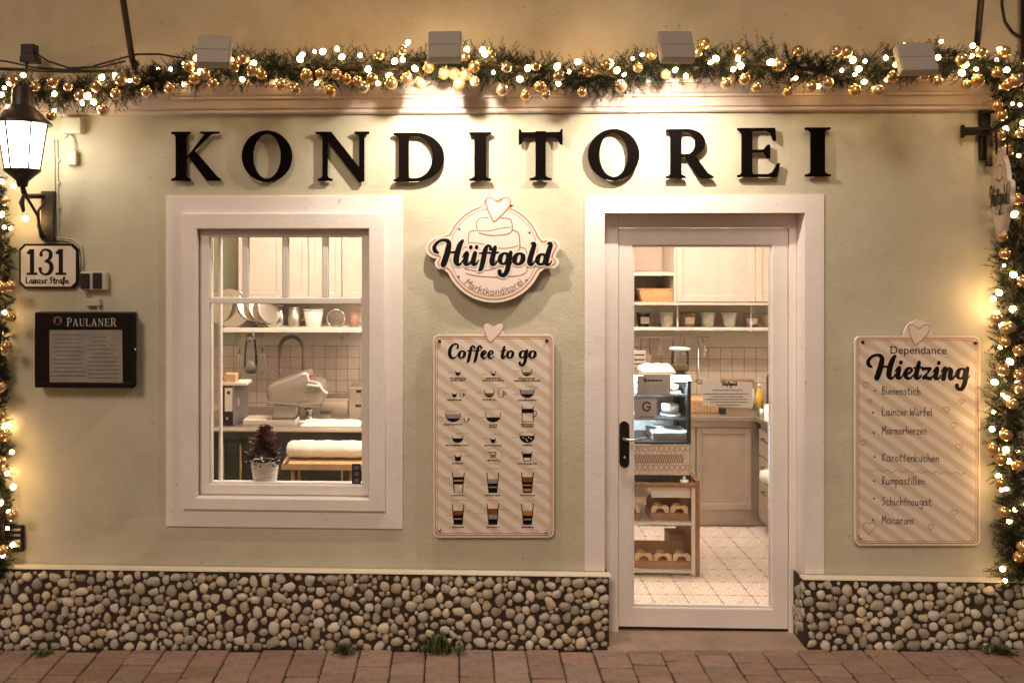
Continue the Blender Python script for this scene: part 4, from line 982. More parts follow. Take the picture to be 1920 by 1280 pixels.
# ------------------------------------------------------------------ menu case
Ym = -0.085
mc = thing('menu_case', 'dark brown wall menu case with sheet behind glass, lettered in pale capitals', 'menu case', (P(158, 728).x, -.002, P(158, 728).z))
def px_box(m, x0, y0, x1, y1, Ya, Yb, mi=0, c=0.0):
    a, b, c0, d = rect(x0, y0, x1, y1, Ya); return m.box(a, b, Ya, Yb, c0, d, mi, c=c)
px_box(MB(), 65, 586, 247, 727, Ym+.012, -0.001, c=.004).build('case_back', 'menu_case', mc)
m = MB(); px_box(m, 65, 586, 251, 617, Ym, Ym+.0118, c=.003); px_box(m, 65, 717, 251, 727, Ym, Ym+.0118, c=.003); px_box(m, 65, 617, 90, 717, Ym+.0003, Ym+.0118); px_box(m, 230, 617, 251, 717, Ym+.0003, Ym+.0118); m.build('frame', 'menu_case', mc)
k = INK(Ym+.0110); k.poly([(90, 619), (229, 617), (230, 718), (90, 717)]); k.build('menu_sheet', 'menu_paper', mc)
k = INK(Ym+.0104)
for i in range(11):
    squiggle(k, 128, 628+i*7.6, 58+rnd.uniform(-14, 8), 1.2, 0); squiggle(k, 194, 632+i*7.6, 50+rnd.uniform(-14, 8), 1.2, 0)
k.build('menu_lines', 'print_brown', mc)
k = INK(Ym+.0092); k.poly([(199, 624), (212, 622), (212, 640), (205, 651), (199, 652)]); k.build('folded_slip', 'paper', mc)
px_box(MB(), 90, 617, 230, 717, Ym+.0050, Ym+.0075).build('pane', 'pane_glass', mc)
k = INK(Ym-.0008); x = 124.5
for ch in 'PAULANER':
    pcs, w = serif_cap(ch); hh = 16 if ch in 'PR' else 14.5
    for q in pcs: k.poly([(x+u*hh*.78, 611.5-v*hh+(0 if ch != 'R' else .3)) for u, v in q])
    x += w*hh*.78+1.0
k.build('lettering', 'menu_lettering', mc)
k = INK(Ym-.0008); k.disc(108, 601, 8.5, 0, 20); k.disc(108, 600, 4, 1, 12); k.disc(108, 605.5, 5, 1, 12, ry=2.5); k.build('emblem', ['faded_gold', 'menu_case'], mc)
q = P(252, 655, Ym+.01); MB().lathe([(.006, 0), (.006, .012), (.003, .014)], q.x-.004, q.y, q.z, 8, M=Matrix.Rotation(math.pi/2, 3, 'Y')).build('lock', 'steel', mc)

# ------------------------------------------------------------------ wall fittings on the left
sw = thing('motion_sensor', 'twin dark wall sensor with pale side, between number plate and menu case', 'sensor', (P(175, 545).x, -.002, P(175, 545).z))
px_box(MB(), 150, 510, 198, 544, -.045, -.001, c=.006).build('housing', 'pale_plastic', sw)
px_box(MB(), 150, 512, 167, 541, -.053, -.0455, c=.004).build('sensor_eye', 'black_plastic', sw); px_box(MB(), 173, 511, 190, 541, -.053, -.0455, c=.004).build('sensor_eye', 'black_plastic', sw)
q = P(155, 541, -.03); MB().tube([(q.x, -.03, q.z+.005), (q.x, -.04, q.z-.018), (q.x+.02, -.035, q.z-.026), (q.x+.03, -.02, q.z-.012)], .004, 6).build('cable_loop', 'pale_plastic', sw)
jb = thing('small_junction_box', 'tiny pale junction box just above the menu case', 'box', (P(172, 575).x, -.002, P(172, 575).z)); px_box(MB(), 159, 560, 186, 574, -.03, -.001, c=.004).build('cover', 'pale_plastic', jb)
a, b = P(182, 573, -.02), P(190, 588, -.02); MB().tube([a, (b.x-.01, -.02, b.z+.015), b], .0035, 6).build('cable', 'pale_plastic', jb)
jb = thing('junction_box', 'pale square junction box under the garland beside the lantern', 'box', (P(130, 250).x, -.002, P(130, 250).z))
px_box(MB(), 115, 220, 151, 250, -.06, -.001, c=.005).build('cover', 'pale_plastic', jb); k = INK(-.0605); k.stroke([(129+9*math.cos(t/16*2*math.pi), 236+9*math.sin(t/16*2*math.pi), 1.2) for t in range(16)], 0, closed=True, sub=2); k.build('cover_ring', 'pale_plastic', jb)
MB().tube([P(128, 252, -.012), P(122, 258, -.012), P(108, 258, -.012)], .004, 6).build('conduit', 'pale_plastic', jb)
jb = thing('pull_box', 'small pale oblong cable box hanging below the junction box', 'box', (P(133, 310).x, -.002, P(133, 310).z)); px_box(MB(), 124, 282, 143, 310, -.035, -.001, c=.008).build('cover', 'pale_plastic', jb); MB().tube([P(132, 252, -.012), P(138, 262, -.014), P(141, 283, -.014)], .004, 6).build('cable', 'pale_plastic', jb)
cd = thing('conduit_pair', 'two thin pale cables clipped down the wall beside the lantern bracket', 'cable', (P(107, 470).x, -.002, P(107, 470).z))
MB().tube([P(101, 262, -.008), P(102, 330, -.008), P(104, 440, -.008), P(106, 449, -.008), P(130, 452, -.008), P(146, 462, -.008), P(150, 490, -.008), P(150, 506, -.008)], .0042, 6).build('cable', 'pale_plastic', cd)
MB().tube([P(107, 262, -.008), P(108, 330, -.008), P(109, 440, -.008), P(112, 446, -.008), P(136, 449, -.008), P(152, 460, -.008), P(156, 490, -.008), P(155, 506, -.008)], .0042, 6).build('cable', 'pale_plastic', cd)
for x, y in ((108, 301), (108.5, 343), (109, 388), (110, 446)): px_box(MB(), x-3, y-2, x+3, y+2, -.014, -.001).build('clip', 'pale_plastic', cd)
vt = thing('wall_vent', 'small dark wall vent grille low beside the left garland', 'vent', (P(25, 1034).x, -.002, P(25, 1034).z))
px_box(MB(), 2, 986, 41, 1034, -.03, -.001, c=.003).build('frame', 'iron', vt)
for i in range(4): px_box(MB(), 6, 991+i*10, 37, 995+i*10, -.038, -.0305).build('slat', 'grey_metal', vt)

# ------------------------------------------------------------------ lantern on the left
YLt = -0.30
lc = P(42, 318, YLt); ltn = thing('wall_lantern', 'old style wall lantern with bright frosted panes on an iron bracket', 'lantern', (lc.x, 0, P(90, 452).z))
S = (DIST+YLt)/FPX
NH = 6
def hexring(r, z, rot=0.3): return [(lc.x+r*math.cos(rot+2*math.pi*k/NH), YLt+r*math.sin(rot+2*math.pi*k/NH), z) for k in range(NH)]
zpx = lambda y: P(42, y, YLt).z
def hexloft(rings, name, mt, par):
    m = MB(); vs = [v for r, z in rings for v in hexring(r, z)]
    fs = [(i*NH+k, i*NH+(k+1) % NH, (i+1)*NH+(k+1) % NH, (i+1)*NH+k) for i in range(len(rings)-1) for k in range(NH)] + [list(range(NH))[::-1], list(range((len(rings)-1)*NH, len(rings)*NH))]
    m.add(vs, fs); return m.build(name, mt, par)
rt, rb = 44*S, 31*S
top, bot = zpx(231), zpx(317)
for kk in range(NH):
    A_, B_ = hexring(rb*.985, bot), hexring(rt*.985, top); m = MB()
    m.add([A_[kk], A_[(kk+1) % NH], B_[(kk+1) % NH], B_[kk]], [(0, 1, 2, 3)]); m.build('pane', 'lantern_light', ltn)
    A_, B_ = hexring(rb, bot), hexring(rt, top); MB().tube([A_[kk], B_[kk]], .005, 6).build('glazing_bar', 'lamp_iron', ltn)
MB().lathe([(54*S, zpx(234)-0), (53*S, zpx(230)), (44*S, zpx(222)), (34*S, zpx(211)), (24*S, zpx(203)), (20*S, zpx(197)), (18*S, zpx(168)), (14*S, zpx(164)), (13*S, zpx(160)), (.001, zpx(158))], lc.x, YLt, 0, 12).build('roof', 'lamp_iron', ltn)
MB().lathe([(.001, zpx(352)), (9*S, zpx(350)), (11*S, zpx(340)), (22*S, zpx(330)), (33*S, zpx(321)), (33*S, zpx(317))], lc.x, YLt, 0, 12).build('cup', 'lamp_iron', ltn)
wp = P(86, 400, 0); wq = P(88, 440, 0)
MB().tube([(lc.x, YLt, zpx(350)), (lc.x, YLt+.02, zpx(362)), (wp.x-.03, -.16, P(70, 368, -.16).z), (wp.x, -.02, P(86, 368, -.02).z)], [.013, .014, .014, .014], 10).build('arm', 'lamp_iron', ltn)
px_box(MB(), 76, 358, 101, 452, -.03, -.001, c=.006).build('wall_plate', 'lamp_iron', ltn)
MB().tube([(lc.x, YLt+.02, zpx(362)), (lc.x+.03, -.2, P(60, 405, -.2).z), (wp.x-.01, -.035, P(80, 445, -.035).z)], .008, 8).build('brace', 'lamp_iron', ltn)
MB().tube([P(82, 445, -.035), P(72, 425, -.08), P(72, 395, -.10), P(84, 378, -.035)], .007, 8).build('scroll', 'lamp_iron', ltn)
MB().tube([(lc.x, YLt+.02, zpx(362)), (lc.x-.005, YLt, zpx(380)), (lc.x+.006, YLt, zpx(396)), (lc.x, YLt, zpx(399))], [.008, .014, .009, .002], 8).build('finial', 'lamp_iron', ltn)

# ------------------------------------------------------------------ floodlights above the cornice
for i, (px, py, tw, word) in enumerate(((402, 97, .12, 'above the letter K'), (834, 88, -.03, 'above the letters D and I'), (1267, 88, .05, 'above the letter R'), (1717, 111, -.08, 'right of the last letter'))):
    YF = -0.46; c = P(px, py, YF)
    fl = thing('floodlight', f'grey box floodlight on the garland {word}', 'floodlight', (c.x, 0.04, c.z-.05), 'floodlights washing the shop sign')
    R_ = Euler((math.radians(-26), 0, tw)).to_matrix()
    def tr(m):
        m.v = [tuple(R_ @ Vector(v) + c) for v in m.v]; return m
    tr(MB().box(-.082, .082, -.022, .030, -.082, .082, c=.008)).build('housing', 'grey_metal', fl)
    tr(MB().box(-.079, .079, -.0245, -.0222, -.003, .001)).build('cooling_rib', 'grey_metal', fl)
    lit = i in (1, 2)                               # only the middle two are switched on
    tr(MB().box(-.070, .070, .0302, .0325, -.070, .070)).build('lens', 'flood_light' if lit else 'flood_glass', fl)
    tr(MB().tube([(0, .03, .078), (.01, .03, .092), (.03, .03, .093), (.04, .03, .08)], .006, 6)).build('hinge', 'iron', fl)
    MB().tube([tuple(R_ @ Vector((0, .02, .075)) + c), (c.x+.01, -0.2, c.z+.06), (c.x, 0.047, c.z-.02)], .008, 8).build('arm', 'iron', fl)
    if not lit: continue
    ld = bpy.data.lights.new('flood_beam', 'SPOT'); ld.energy = FLOOD_W; ld.color = (1.0, 0.85, 0.68); ld.spot_size = math.radians(158); ld.spot_blend = 1.0; ld.shadow_soft_size = 0.018
    lo = link('flood_beam', ld, fl); lo.location = c + R_ @ Vector((0, .045, -.075)); d = Vector((0, 0.40, -0.92)); lo.rotation_euler = d.to_track_quat('-Z', 'Y').to_euler()

# ------------------------------------------------------------------ rods, cables, far left box
rd = thing('awning_rod', 'dark iron rod slanting up from the cornice above the lantern', 'rod', tuple(P(251, 128, -.08)))
MB().tube([P(252, 130, -.06), P(248, 112, -.10), P(226, -30, -.45), P(206, -120, -.75)], [.010, .017, .017, .017], 8).build('rod_bar', 'iron', rd)
MB().tube([P(258, 122, -.03), P(247, 110, -.10)], .012, 8).build('rod_foot', 'iron', rd)
rd = thing('awning_rod', 'dark iron rod rising at the right end of the garland', 'rod', tuple(P(1832, 88, -.08)))
MB().tube([P(1831, 90, -.05), P(1834, 60, -.12), P(1842, -30, -.4), P(1850, -120, -.7)], .015, 8).build('rod_bar', 'iron', rd)
MB().tube([P(1826, 92, -.02), P(1834, 80, -.08)], .012, 8).build('rod_foot', 'iron', rd)
lp = thing('wall_cable', 'thin loose cable looping on the upper wall at the right edge', 'cable', tuple(P(1915, 72, .03)))
MB().tube([P(1880, -30, .02), P(1879, 10, .036), P(1884, 40, .036), P(1898, 60, .036), P(1918, 74, .036), P(1940, 84, .036)], .006, 6).build('cable_run', 'cable', lp)
dp = thing('downpipe', 'dark downpipe on the upper wall at the right edge', 'pipe', tuple(P(1932, 110, -.02))); q = P(1932, 60, -.02); MB().tube([(q.x, -.02, ZC+.19), (q.x, -.02, 5.4)], .04, 14).build('pipe', 'iron', dp)
for zz in (3.7, 4.6): MB().lathe([(.046, 0), (.046, .03)], q.x, -.02, zz, 14).build('clamp', 'iron', dp)
tb = thing('transformer_box', 'small black box on the cornice above the lantern', 'box', tuple(P(52, 128, -.06)))
px_box(MB(), 38, 82, 63, 108, -.09, -.03, c=.004).build('housing', 'black_plastic', tb); px_box(MB(), 36, 104, 66, 116, -.10, -.03, c=.004).build('base', 'black_plastic', tb)
MB().tube([P(50, 114, -.06), P(50, 136, -.06)], .006, 6).build('post', 'iron', tb)
wc = thing('feed_cable', 'black cable sagging along the cornice from lantern to garland', 'cable', tuple(P(150, 130, -.1)))
MB().tube([P(62, 97, -.07), P(90, 115, -.09), P(130, 128, -.10), P(170, 126, -.10), P(215, 113, -.10), P(258, 102, -.11), P(300, 102, -.13), P(345, 110, -.18), P(372, 122, -.2)], .0055, 6).build('cable_run', 'cable', wc)
MB().tube([P(-40, 112, -.10), P(10, 115, -.10), P(60, 126, -.10), P(120, 131, -.11), P(190, 126, -.11), P(235, 115, -.11)], .005, 6).build('cable_run', 'cable', wc)
MB().tube([P(-40, 128, -.11), P(40, 131, -.115), P(120, 134, -.115), P(215, 134, -.115)], .009, 6).build('cable_run', 'cable', wc)

# ------------------------------------------------------------------ hanging shop sign on the right
bk = thing('hanging_sign', 'oval cream shop sign seen edge-on, hung from an iron bracket at the right garland', 'sign', tuple(P(1846, 310, -.02)))
m = MB(); px_box(m, 1840, 208, 1858, 300, -.03, -.001, c=.004); m.build('wall_plate', 'iron', bk)
px_box(MB(), 1806, 238, 1862, 254, -.045, -.0305, c=.006).build('cross_bar', 'iron', bk); px_box(MB(), 1804, 234, 1810, 258, -.05, -.030, c=.004).build('cross_cap', 'iron', bk)
px_box(MB(), 1838, 206, 1866, 212, -.05, -.0305, c=.004).build('top_cap', 'iron', bk); px_box(MB(), 1850, 254, 1862, 312, -.05, -.0305, c=.004).build('strap', 'iron', bk)
A_, B_ = P(1859, 360, -.10), P(1899, 360, -.50)
MB().tube([P(1858, 246, -.04), (A_.x, A_.y, P(1862, 246, -.1).z), (B_.x, B_.y, P(1905, 222, -.5).z)], .011, 8).build('arm', 'iron', bk)
for t in (.25, .75):
    q = A_.lerp(B_, t); MB().tube([(q.x, q.y, P(1880, 246, q.y).z), (q.x, q.y, P(1880, 290, q.y).z)], .004, 6).build('hanger', 'iron', bk)
U = (B_-A_); U.z = 0; W_ = U.length; U.normalize(); Nn = Vector((U.y, -U.x, 0)); Nn = -Nn if Nn.dot(CAM-A_) < 0 else Nn
mid = (A_+B_)/2; zc_ = P(1879, 360, mid.y).z; Hh = (P(1879, 277, mid.y).z-P(1879, 443, mid.y).z)
lo_ = logo_outline(4); sx_ = W_/(1046-805); sz_ = Hh/(568-365)
def onsign(x, y, d): q = mid + U*((x-925.5)*sx_) + Nn*d; return (q.x, q.y, zc_-(y-467)*sz_)
m = MB(); n = len(lo_); m.add([onsign(x, y, .009) for x, y in lo_]+[onsign(x, y, -.009) for x, y in lo_], [list(range(n)), list(range(n, 2*n))[::-1]]+[(i, (i+1) % n, n+(i+1) % n, n+i) for i in range(n)]); m.build('board', 'board_white', bk)
def sign_ink(fn, name, mt, d):
    """draw in the flat grid, then carry the drawing onto the turned board"""
    ink = INK(0.0); store = []
    class CAP(INK):
        def lift(s): s.n += 1; return s.n
    c_ = CAP(0.0)
    g0 = globals()['P']; globals()['P'] = lambda x, y, Y: Vector(onsign(x, y, d+Y*0.00012))
    try: fn(c_)
    finally: globals()['P'] = g0
    c_.build(name, mt, bk)
sign_ink(lambda k: k.disc(925.5, 473, 82, 0, 36), 'pink_disc', 'print_pink', .0096)
sign_ink(lambda k: k.ring(logo_outline(-1.2), logo_outline(-3.8)), 'copper_outline', 'print_copper', .0100)
sign_ink(lambda k: [k.stroke([(*Zc(x, y), 3) for x, y in q]) for q in ([(615, 400), (640, 318), (780, 300), (925, 320), (955, 400), (860, 482), (640, 462)], [(526, 600), (545, 450), (780, 500), (1020, 460), (1036, 620)], [(490, 865), (760, 903), (1040, 885), (1105, 800)])], 'cake_drawing', 'print_brown', .0104)
sign_ink(lambda k: script_on(k, 'Hyftgold', 811.5, 497, 223, 23.6, grow=1), 'lettering', 'print_black', .0112)
# ------------------------------------------------------------------ garlands
TOP = [(-60, 168), (0, 168), (60, 172), (130, 178), (200, 165), (260, 156), (330, 142), (400, 126), (480, 128), (560, 128), (640, 130), (720, 132), (800, 122), (870, 122), (950, 130), (1020, 136), (1080, 146), (1150, 142), (1210, 126), (1280, 122), (1350, 118), (1420, 120), (1500, 128), (1560, 138), (1640, 128), (1700, 115), (1760, 115), (1820, 124), (1880, 140), (1940, 150)]
LEFT = [(-12, 330), (-4, 400), (2, 470), (-6, 540), (0, 620), (-4, 700), (-8, 780), (-4, 860), (4, 940), (6, 1010), (-6, 1080)]
RIGHT = [(1905, 160), (1892, 220), (1912, 300), (1918, 380), (1906, 460), (1898, 540), (1896, 620), (1898, 700), (1890, 780), (1892, 860), (1900, 930), (1908, 1000), (1902, 1060), (1912, 1085)]
def path3(pts, Y): return [P(x, y, Y) for x, y in pts]
def sample(path, n):
    L = [0]
    for a, b in zip(path, path[1:]): L.append(L[-1]+(b-a).length)
    out = []
    for i in range(n):
        d = L[-1]*(i+rnd.random())/n; k = max(j for j in range(len(L)-1) if L[j] <= d); t = (d-L[k])/(L[k+1]-L[k])
        out.append((path[k].lerp(path[k+1], t), (path[k+1]-path[k]).normalized()))
    return out
def garland(name, label, pts, Y, R, nspr, flat):
    path = path3(pts, Y); base = path[len(path)//2]
    th = thing(name, label, 'garland', tuple(base))
    MB().tube(path, .012, 6).build('stem', 'twig', th)
    sm_, fm = MB(), MB()
    for c, t in sample(path, nspr):
        a = rnd.uniform(0, 2*math.pi); u = t.orthogonal().normalized(); v = t.cross(u)
        out = (u*math.cos(a)+v*math.sin(a)); out.y *= flat
        d = (out*rnd.uniform(.7, 1.2)+t*rnd.choice((-1, 1))*rnd.uniform(.2, .9)+Vector((0, -.15, -.12))).normalized()
        l = R*rnd.uniform(.6, 1.15)*(1+.22*math.sin(c.x*9+c.z*7)+.12*math.sin(c.x*23-c.z*19)); p0 = c+out*R*rnd.uniform(0, .45); p1 = p0+d*l
        sm_.add([p0+Vector((0, 0, .0016)), p0-Vector((0, 0, .0016)), p1], [(0, 1, 2)])
        nn = rnd.randint(20, 28); s_ = d.orthogonal().normalized(); w_ = d.cross(s_)
        for i in range(nn):
            f = .12+.88*i/nn; q = p0.lerp(p1, f); an = i*2.4+rnd.uniform(-.5, .5)
            nd = (s_*math.cos(an)+w_*math.sin(an)+d*rnd.uniform(.45, .9)).normalized(); nl = rnd.uniform(.018, .032)*(1.15-.5*f)
            sd = nd.cross(d).normalized()*rnd.uniform(.0016, .0027)
            fm.add([q-sd, q+sd, q+nd*nl], [(0, 1, 2)])
    sm_.build('twigs', 'twig', th)['kind'] = 'stuff'; fm.build('foliage', 'needle', th)['kind'] = 'stuff'
    return th, path
GT, pT = garland('fir_garland', 'long dark green fir garland draped along the cornice', TOP, -.165, .098, 3400, .75)
GL_, pL = garland('fir_garland', 'narrow fir garland hanging down the left edge below the lantern', LEFT, -.06, .066, 750, .6)
GR, pR = garland('fir_garland', 'fir garland hanging down the right edge beside the striped board', RIGHT, -.10, .098, 1600, .6)

# bulbs: one string of lights per garland
def bulb_mesh(i):
    m = MB(); s = (1.15, 1.45, .85)[i]
    m.lathe([(.0005, -.012*s), (.006*s, -.0105*s), (.0095*s, -.005*s), (.0105*s, .0), (.0085*s, .006*s), (.0045*s, .011*s), (.0005, .0125*s)], 0, 0, 0, 10)
    me = bpy.data.meshes.new('bulb'); me.from_pydata(m.v, [], m.f); me.materials.append(MATS['bulb_light'])
    for p in me.polygons: p.use_smooth = True
    return me
BM_ = [bulb_mesh(i) for i in range(3)]
def lights(label, path, n, R, off, tip, flat, extra=()):
    th = thing('string_lights', label, 'fairy lights', tuple(path[len(path)//2]))
    pts = []
    for c, t in sample(path, n):
        a = rnd.uniform(-.9, math.pi+.9); u = Vector((-t.z, 0, t.x)).normalized(); fwd = Vector((0, -1, 0))
        pos = c + u*math.cos(a)*R*rnd.uniform(.55, 1.1) + fwd*(R*flat*math.sin(a)*rnd.uniform(.75, 1.15))
        pts.append(pos)
    pts += [P(x, y, Y) for x, y, Y in extra]
    for p in pts:
        o = bpy.data.objects.new('bulb', rnd.choice(BM_)); COL.objects.link(o); o.parent = th; o.matrix_parent_inverse = Matrix.Translation(-OFF[th.name])
        o.location = p; o.rotation_euler = (rnd.uniform(-1, 1), rnd.uniform(-1, 1), rnd.uniform(0, 6))
        o['part'] = 'bulb'
    srt = [c+Vector((rnd.uniform(-.02, .02), -R*.5+rnd.uniform(-.03, .03), rnd.uniform(-.05, .05))) for c, t in sample(path, int(n*1.2))]
    MB().tube(srt, .0022, 5).build('wire', 'cable', th)
    for k in range(3 if tip else 0):
        i = rnd.randrange(4, len(srt)-6); a, b = srt[i], srt[i+2]; MB().tube([a, a.lerp(b, .3)+Vector((0, .05, .09)), a.lerp(b, .6)+Vector((0, .05, .10)), b], .0026, 5).build('wire_loop', 'cable', th)
    return th
EX = [(x, y, -.255) for x, y in ((8, 165), (18, 155), (3, 178), (102, 176), (165, 180), (155, 195), (320, 130), (345, 120), (368, 110), (433, 114), (567, 103), (590, 97), (632, 92), (690, 130), (740, 115), (755, 112), (765, 80), (756, 92), (905, 94), (925, 136), (1045, 125), (1157, 132), (1204, 103), (1342, 110), (1375, 130), (1492, 147), (1610, 130), (1603, 140), (1622, 115), (1680, 121), (1765, 78), (1662, 150), (1810, 122), (1830, 130), (1824, 86), (1875, 93), (1888, 131))]
lights('warm white fairy lights wound through the top garland', pT, 62, .085, 0, True, .95, EX)
EXL = [(x, y, -.12) for x, y in ((48, 410), (26, 349), (20, 428), (8, 426), (22, 847), (25, 912), (14, 990), (5, 1040))]
lights('warm white fairy lights wound through the narrow left garland', pL, 16, .06, 0, False, .8, EXL)
EXR = [(x, y, -.14) for x, y in ((1898, 195), (1912, 197), (1910, 292), (1902, 402), (1862, 560), (1899, 579), (1880, 610), (1865, 716), (1880, 740), (1860, 804), (1886, 843), (1891, 864), (1888, 916), (1903, 955), (1880, 1066), (1914, 730))]
lights('warm white fairy lights wound through the right garland', pR, 24, .075, 0, False, .8, EXR)

# baubles
def bauble_mesh():
    m = MB(); n = 9; m.lathe([(math.sin(math.pi*i/n)*1.0 if 0 < i < n else .001, -math.cos(math.pi*i/n)) for i in range(n+1)], 0, 0, 0, 18)
    me = bpy.data.meshes.new('bauble'); me.from_pydata(m.v, [], m.f); me.materials.append(MATS['gold'])
    for p in me.polygons: p.use_smooth = True
    m = MB(); m.lathe([(.24, .93), (.25, 1.12), (.10, 1.16), (.03, 1.3), (.001, 1.31)], 0, 0, 0, 10); mc_ = bpy.data.meshes.new('cap'); mc_.from_pydata(m.v, [], m.f); mc_.materials.append(MATS['gold_cap'])
    return me, mc_
BA, CAPM = bauble_mesh()
b4 = lambda off, l: [(off+x/4, y/4) for x, y in l]
TB = b4(0, [(267, 650), (400, 615), (512, 650), (600, 720), (720, 650), (872, 705), (905, 600), (1025, 600), (1098, 690), (385, 870), (770, 830), (1460, 590), (1540, 560), (1600, 630), (1270, 665), (1830, 440), (1890, 530), (1755, 500), (85, 610), (1415, 500)]) \
   + b4(480, [(40, 555), (185, 640), (300, 670), (380, 565), (480, 555), (605, 560), (555, 685), (680, 595), (760, 610), (805, 655), (870, 590), (925, 415), (1015, 625), (1130, 590), (1225, 625), (1295, 510), (1410, 550), (1490, 555), (1575, 560), (1635, 505), (1640, 612), (1565, 430), (1770, 400), (1880, 505), (1845, 675), (1525, 630), (1100, 380)]) \
   + b4(960, [(100, 715), (210, 650), (180, 495), (350, 570), (570, 540), (525, 690), (710, 490), (815, 645), (945, 510), (1045, 420), (1150, 560), (1390, 395), (1440, 330), (1700, 385), (1605, 625), (1745, 595), (1830, 655), (255, 715)]) \
   + b4(1440, [(85, 490), (145, 690), (225, 385), (325, 650), (445, 625), (510, 385), (585, 395), (650, 685), (820, 685), (1265, 615), (1165, 575), (1490, 640), (1575, 600), (1720, 545), (1790, 640), (1850, 610), (1450, 450), (1770, 390), (930, 580), (1595, 395)])
RB = [(1760+x/2.906, 180+y/2.906) for x, y in ((315, 55), (340, 105), (345, 210), (450, 205), (370, 300), (360, 860), (455, 1010), (315, 1215), (385, 1260), (345, 765), (430, 560))] \
   + [(1720+x/2.56, 600+y/2.56) for x, y in ((425, 45), (420, 103), (487, 147), (410, 240), (490, 262), (455, 403), (425, 550), (360, 615), (400, 668), (400, 780), (415, 920), (505, 1085), (487, 1135), (495, 330), (480, 700))]
LB = [(x/2.909, 320+y/2.909) for x, y in ((30, 165), (10, 635), (62, 628), (58, 800), (35, 955), (5, 1180))] + [(x/2.37, 740+y/2.37) for x, y in ((15, 185), (8, 297), (55, 535), (10, 690), (5, 90))]
ORD = 'first second third fourth fifth sixth seventh eighth ninth tenth eleventh twelfth thirteenth fourteenth fifteenth'.split()
def hang(px, py, Y, r, label, group):
    p = P(px, py, Y); th = thing('bauble', label, 'bauble', (p.x, p.y, p.z), group)
    a = bpy.data.objects.new('globe', BA); COL.objects.link(a); a.parent = th; a.scale = (r, r, r)
    b_ = bpy.data.objects.new('cap', CAPM); COL.objects.link(b_); b_.parent = th; b_.scale = (r, r, r)
    e = (rnd.uniform(-.5, .5), rnd.uniform(-.5, .5), 0); a.rotation_euler = e; b_.rotation_euler = e
LM = [(0, 'on the garland left of the first floodlight'), (402, 'on the garland between first floodlight and letter N'), (640, 'on the garland between letter N and second floodlight'), (834, 'on the garland between second floodlight and letter T'), (1015, 'on the garland between letter T and third floodlight'), (1267, 'on the garland between third floodlight and letter E'), (1420, 'on the garland between letter E and fourth floodlight'), (1717, 'on the garland right of the fourth floodlight')]
bk_ = {}
for x, y in TB:
    i = max(j for j, (a, _) in enumerate(LM) if x >= a); bk_.setdefault(i, []).append((x, y))
for i, l in sorted(bk_.items()):
    for k, (x, y) in enumerate(sorted(l)):
        o_ = f'{ORD[k]} gold bauble from the left' if k < len(ORD) else 'gold bauble farthest right'
        if i == 0 and len(l) > len(ORD) and k >= len(ORD): o_ = ('fourth', 'third', 'second', 'first', )[min(3, len(l)-1-k)] + ' gold bauble counted back'
        hang(x, y, -.24 - rnd.uniform(0, .03), rnd.uniform(.025, .034), f'{o_} {LM[i][1]}', 'gold baubles on the top garland')
def ordlab(l, side):
    l = sorted(l, key=lambda p: p[1]); n = len(l)
    for k, (x, y) in enumerate(l):
        if n <= len(ORD) or k < n//2: yield x, y, f'{ORD[k]} gold bauble from the top of the {side} garland'
        else: yield x, y, ('lowest' if k == n-1 else ORD[n-1-k]) + f' gold bauble from the bottom of the {side} garland'
for x, y, lb in ordlab(RB, 'right'): hang(x, y, -.17, rnd.uniform(.026, .031), lb, 'gold baubles on the right garland')
for x, y, lb in ordlab(LB, 'left'): hang(x, y, -.125, rnd.uniform(.026, .030), lb, 'gold baubles on the left garland')

# ------------------------------------------------------------------ weeds at the wall foot
def weed(px, py, w, h, n, label):
    p = P(px, py, -.075); base = Vector((p.x, -.085, gz(p.x)+.008)); th = thing('weed', label, 'weed', tuple(base), 'weeds at the wall foot')
    m = MB()
    for _ in range(n):
        a = rnd.uniform(0, 6.28); r = rnd.uniform(.3, 1); q = base+Vector((rnd.gauss(0, .33)*w, rnd.uniform(-.03, .02), 0)); tip = q+Vector((math.cos(a)*w*.35*r, min(0.02, math.sin(a)*.05), h*rnd.uniform(.3, 1)*(1.15-abs(q.x-base.x)/w)))
        mid_ = q.lerp(tip, .55)+Vector((0, 0, h*.12)); s_ = Vector((-math.sin(a), math.cos(a), 0))*rnd.uniform(.004, .009)
        if s_.length and abs(s_.x) < .002: s_.x = .004
        m.add([q-s_*.3, q+s_*.3, mid_+s_, mid_-s_, tip], [(0, 1, 2, 3), (3, 2, 4)])
    m.build('leaves', 'leaf_green', th); MB().tube([base+Vector((-w*.2, 0, 0)), base+Vector((0, 0, h*.25)), base+Vector((w*.15, -.01, h*.5))], .002, 5).build('stalk', 'leaf_green', th)
weed(822, 1208, .17, .12, 90, 'largest leafy weed growing from the plinth foot left of the door')
weed(646, 1206, .10, .06, 70, 'small dark weed at the plinth foot below the window')
weed(80, 1222, .09, .02, 70, 'flat mossy weed in the paving near the left edge')
weed(1868, 1216, .12, .05, 110, 'low weed at the wall foot under the right garland')
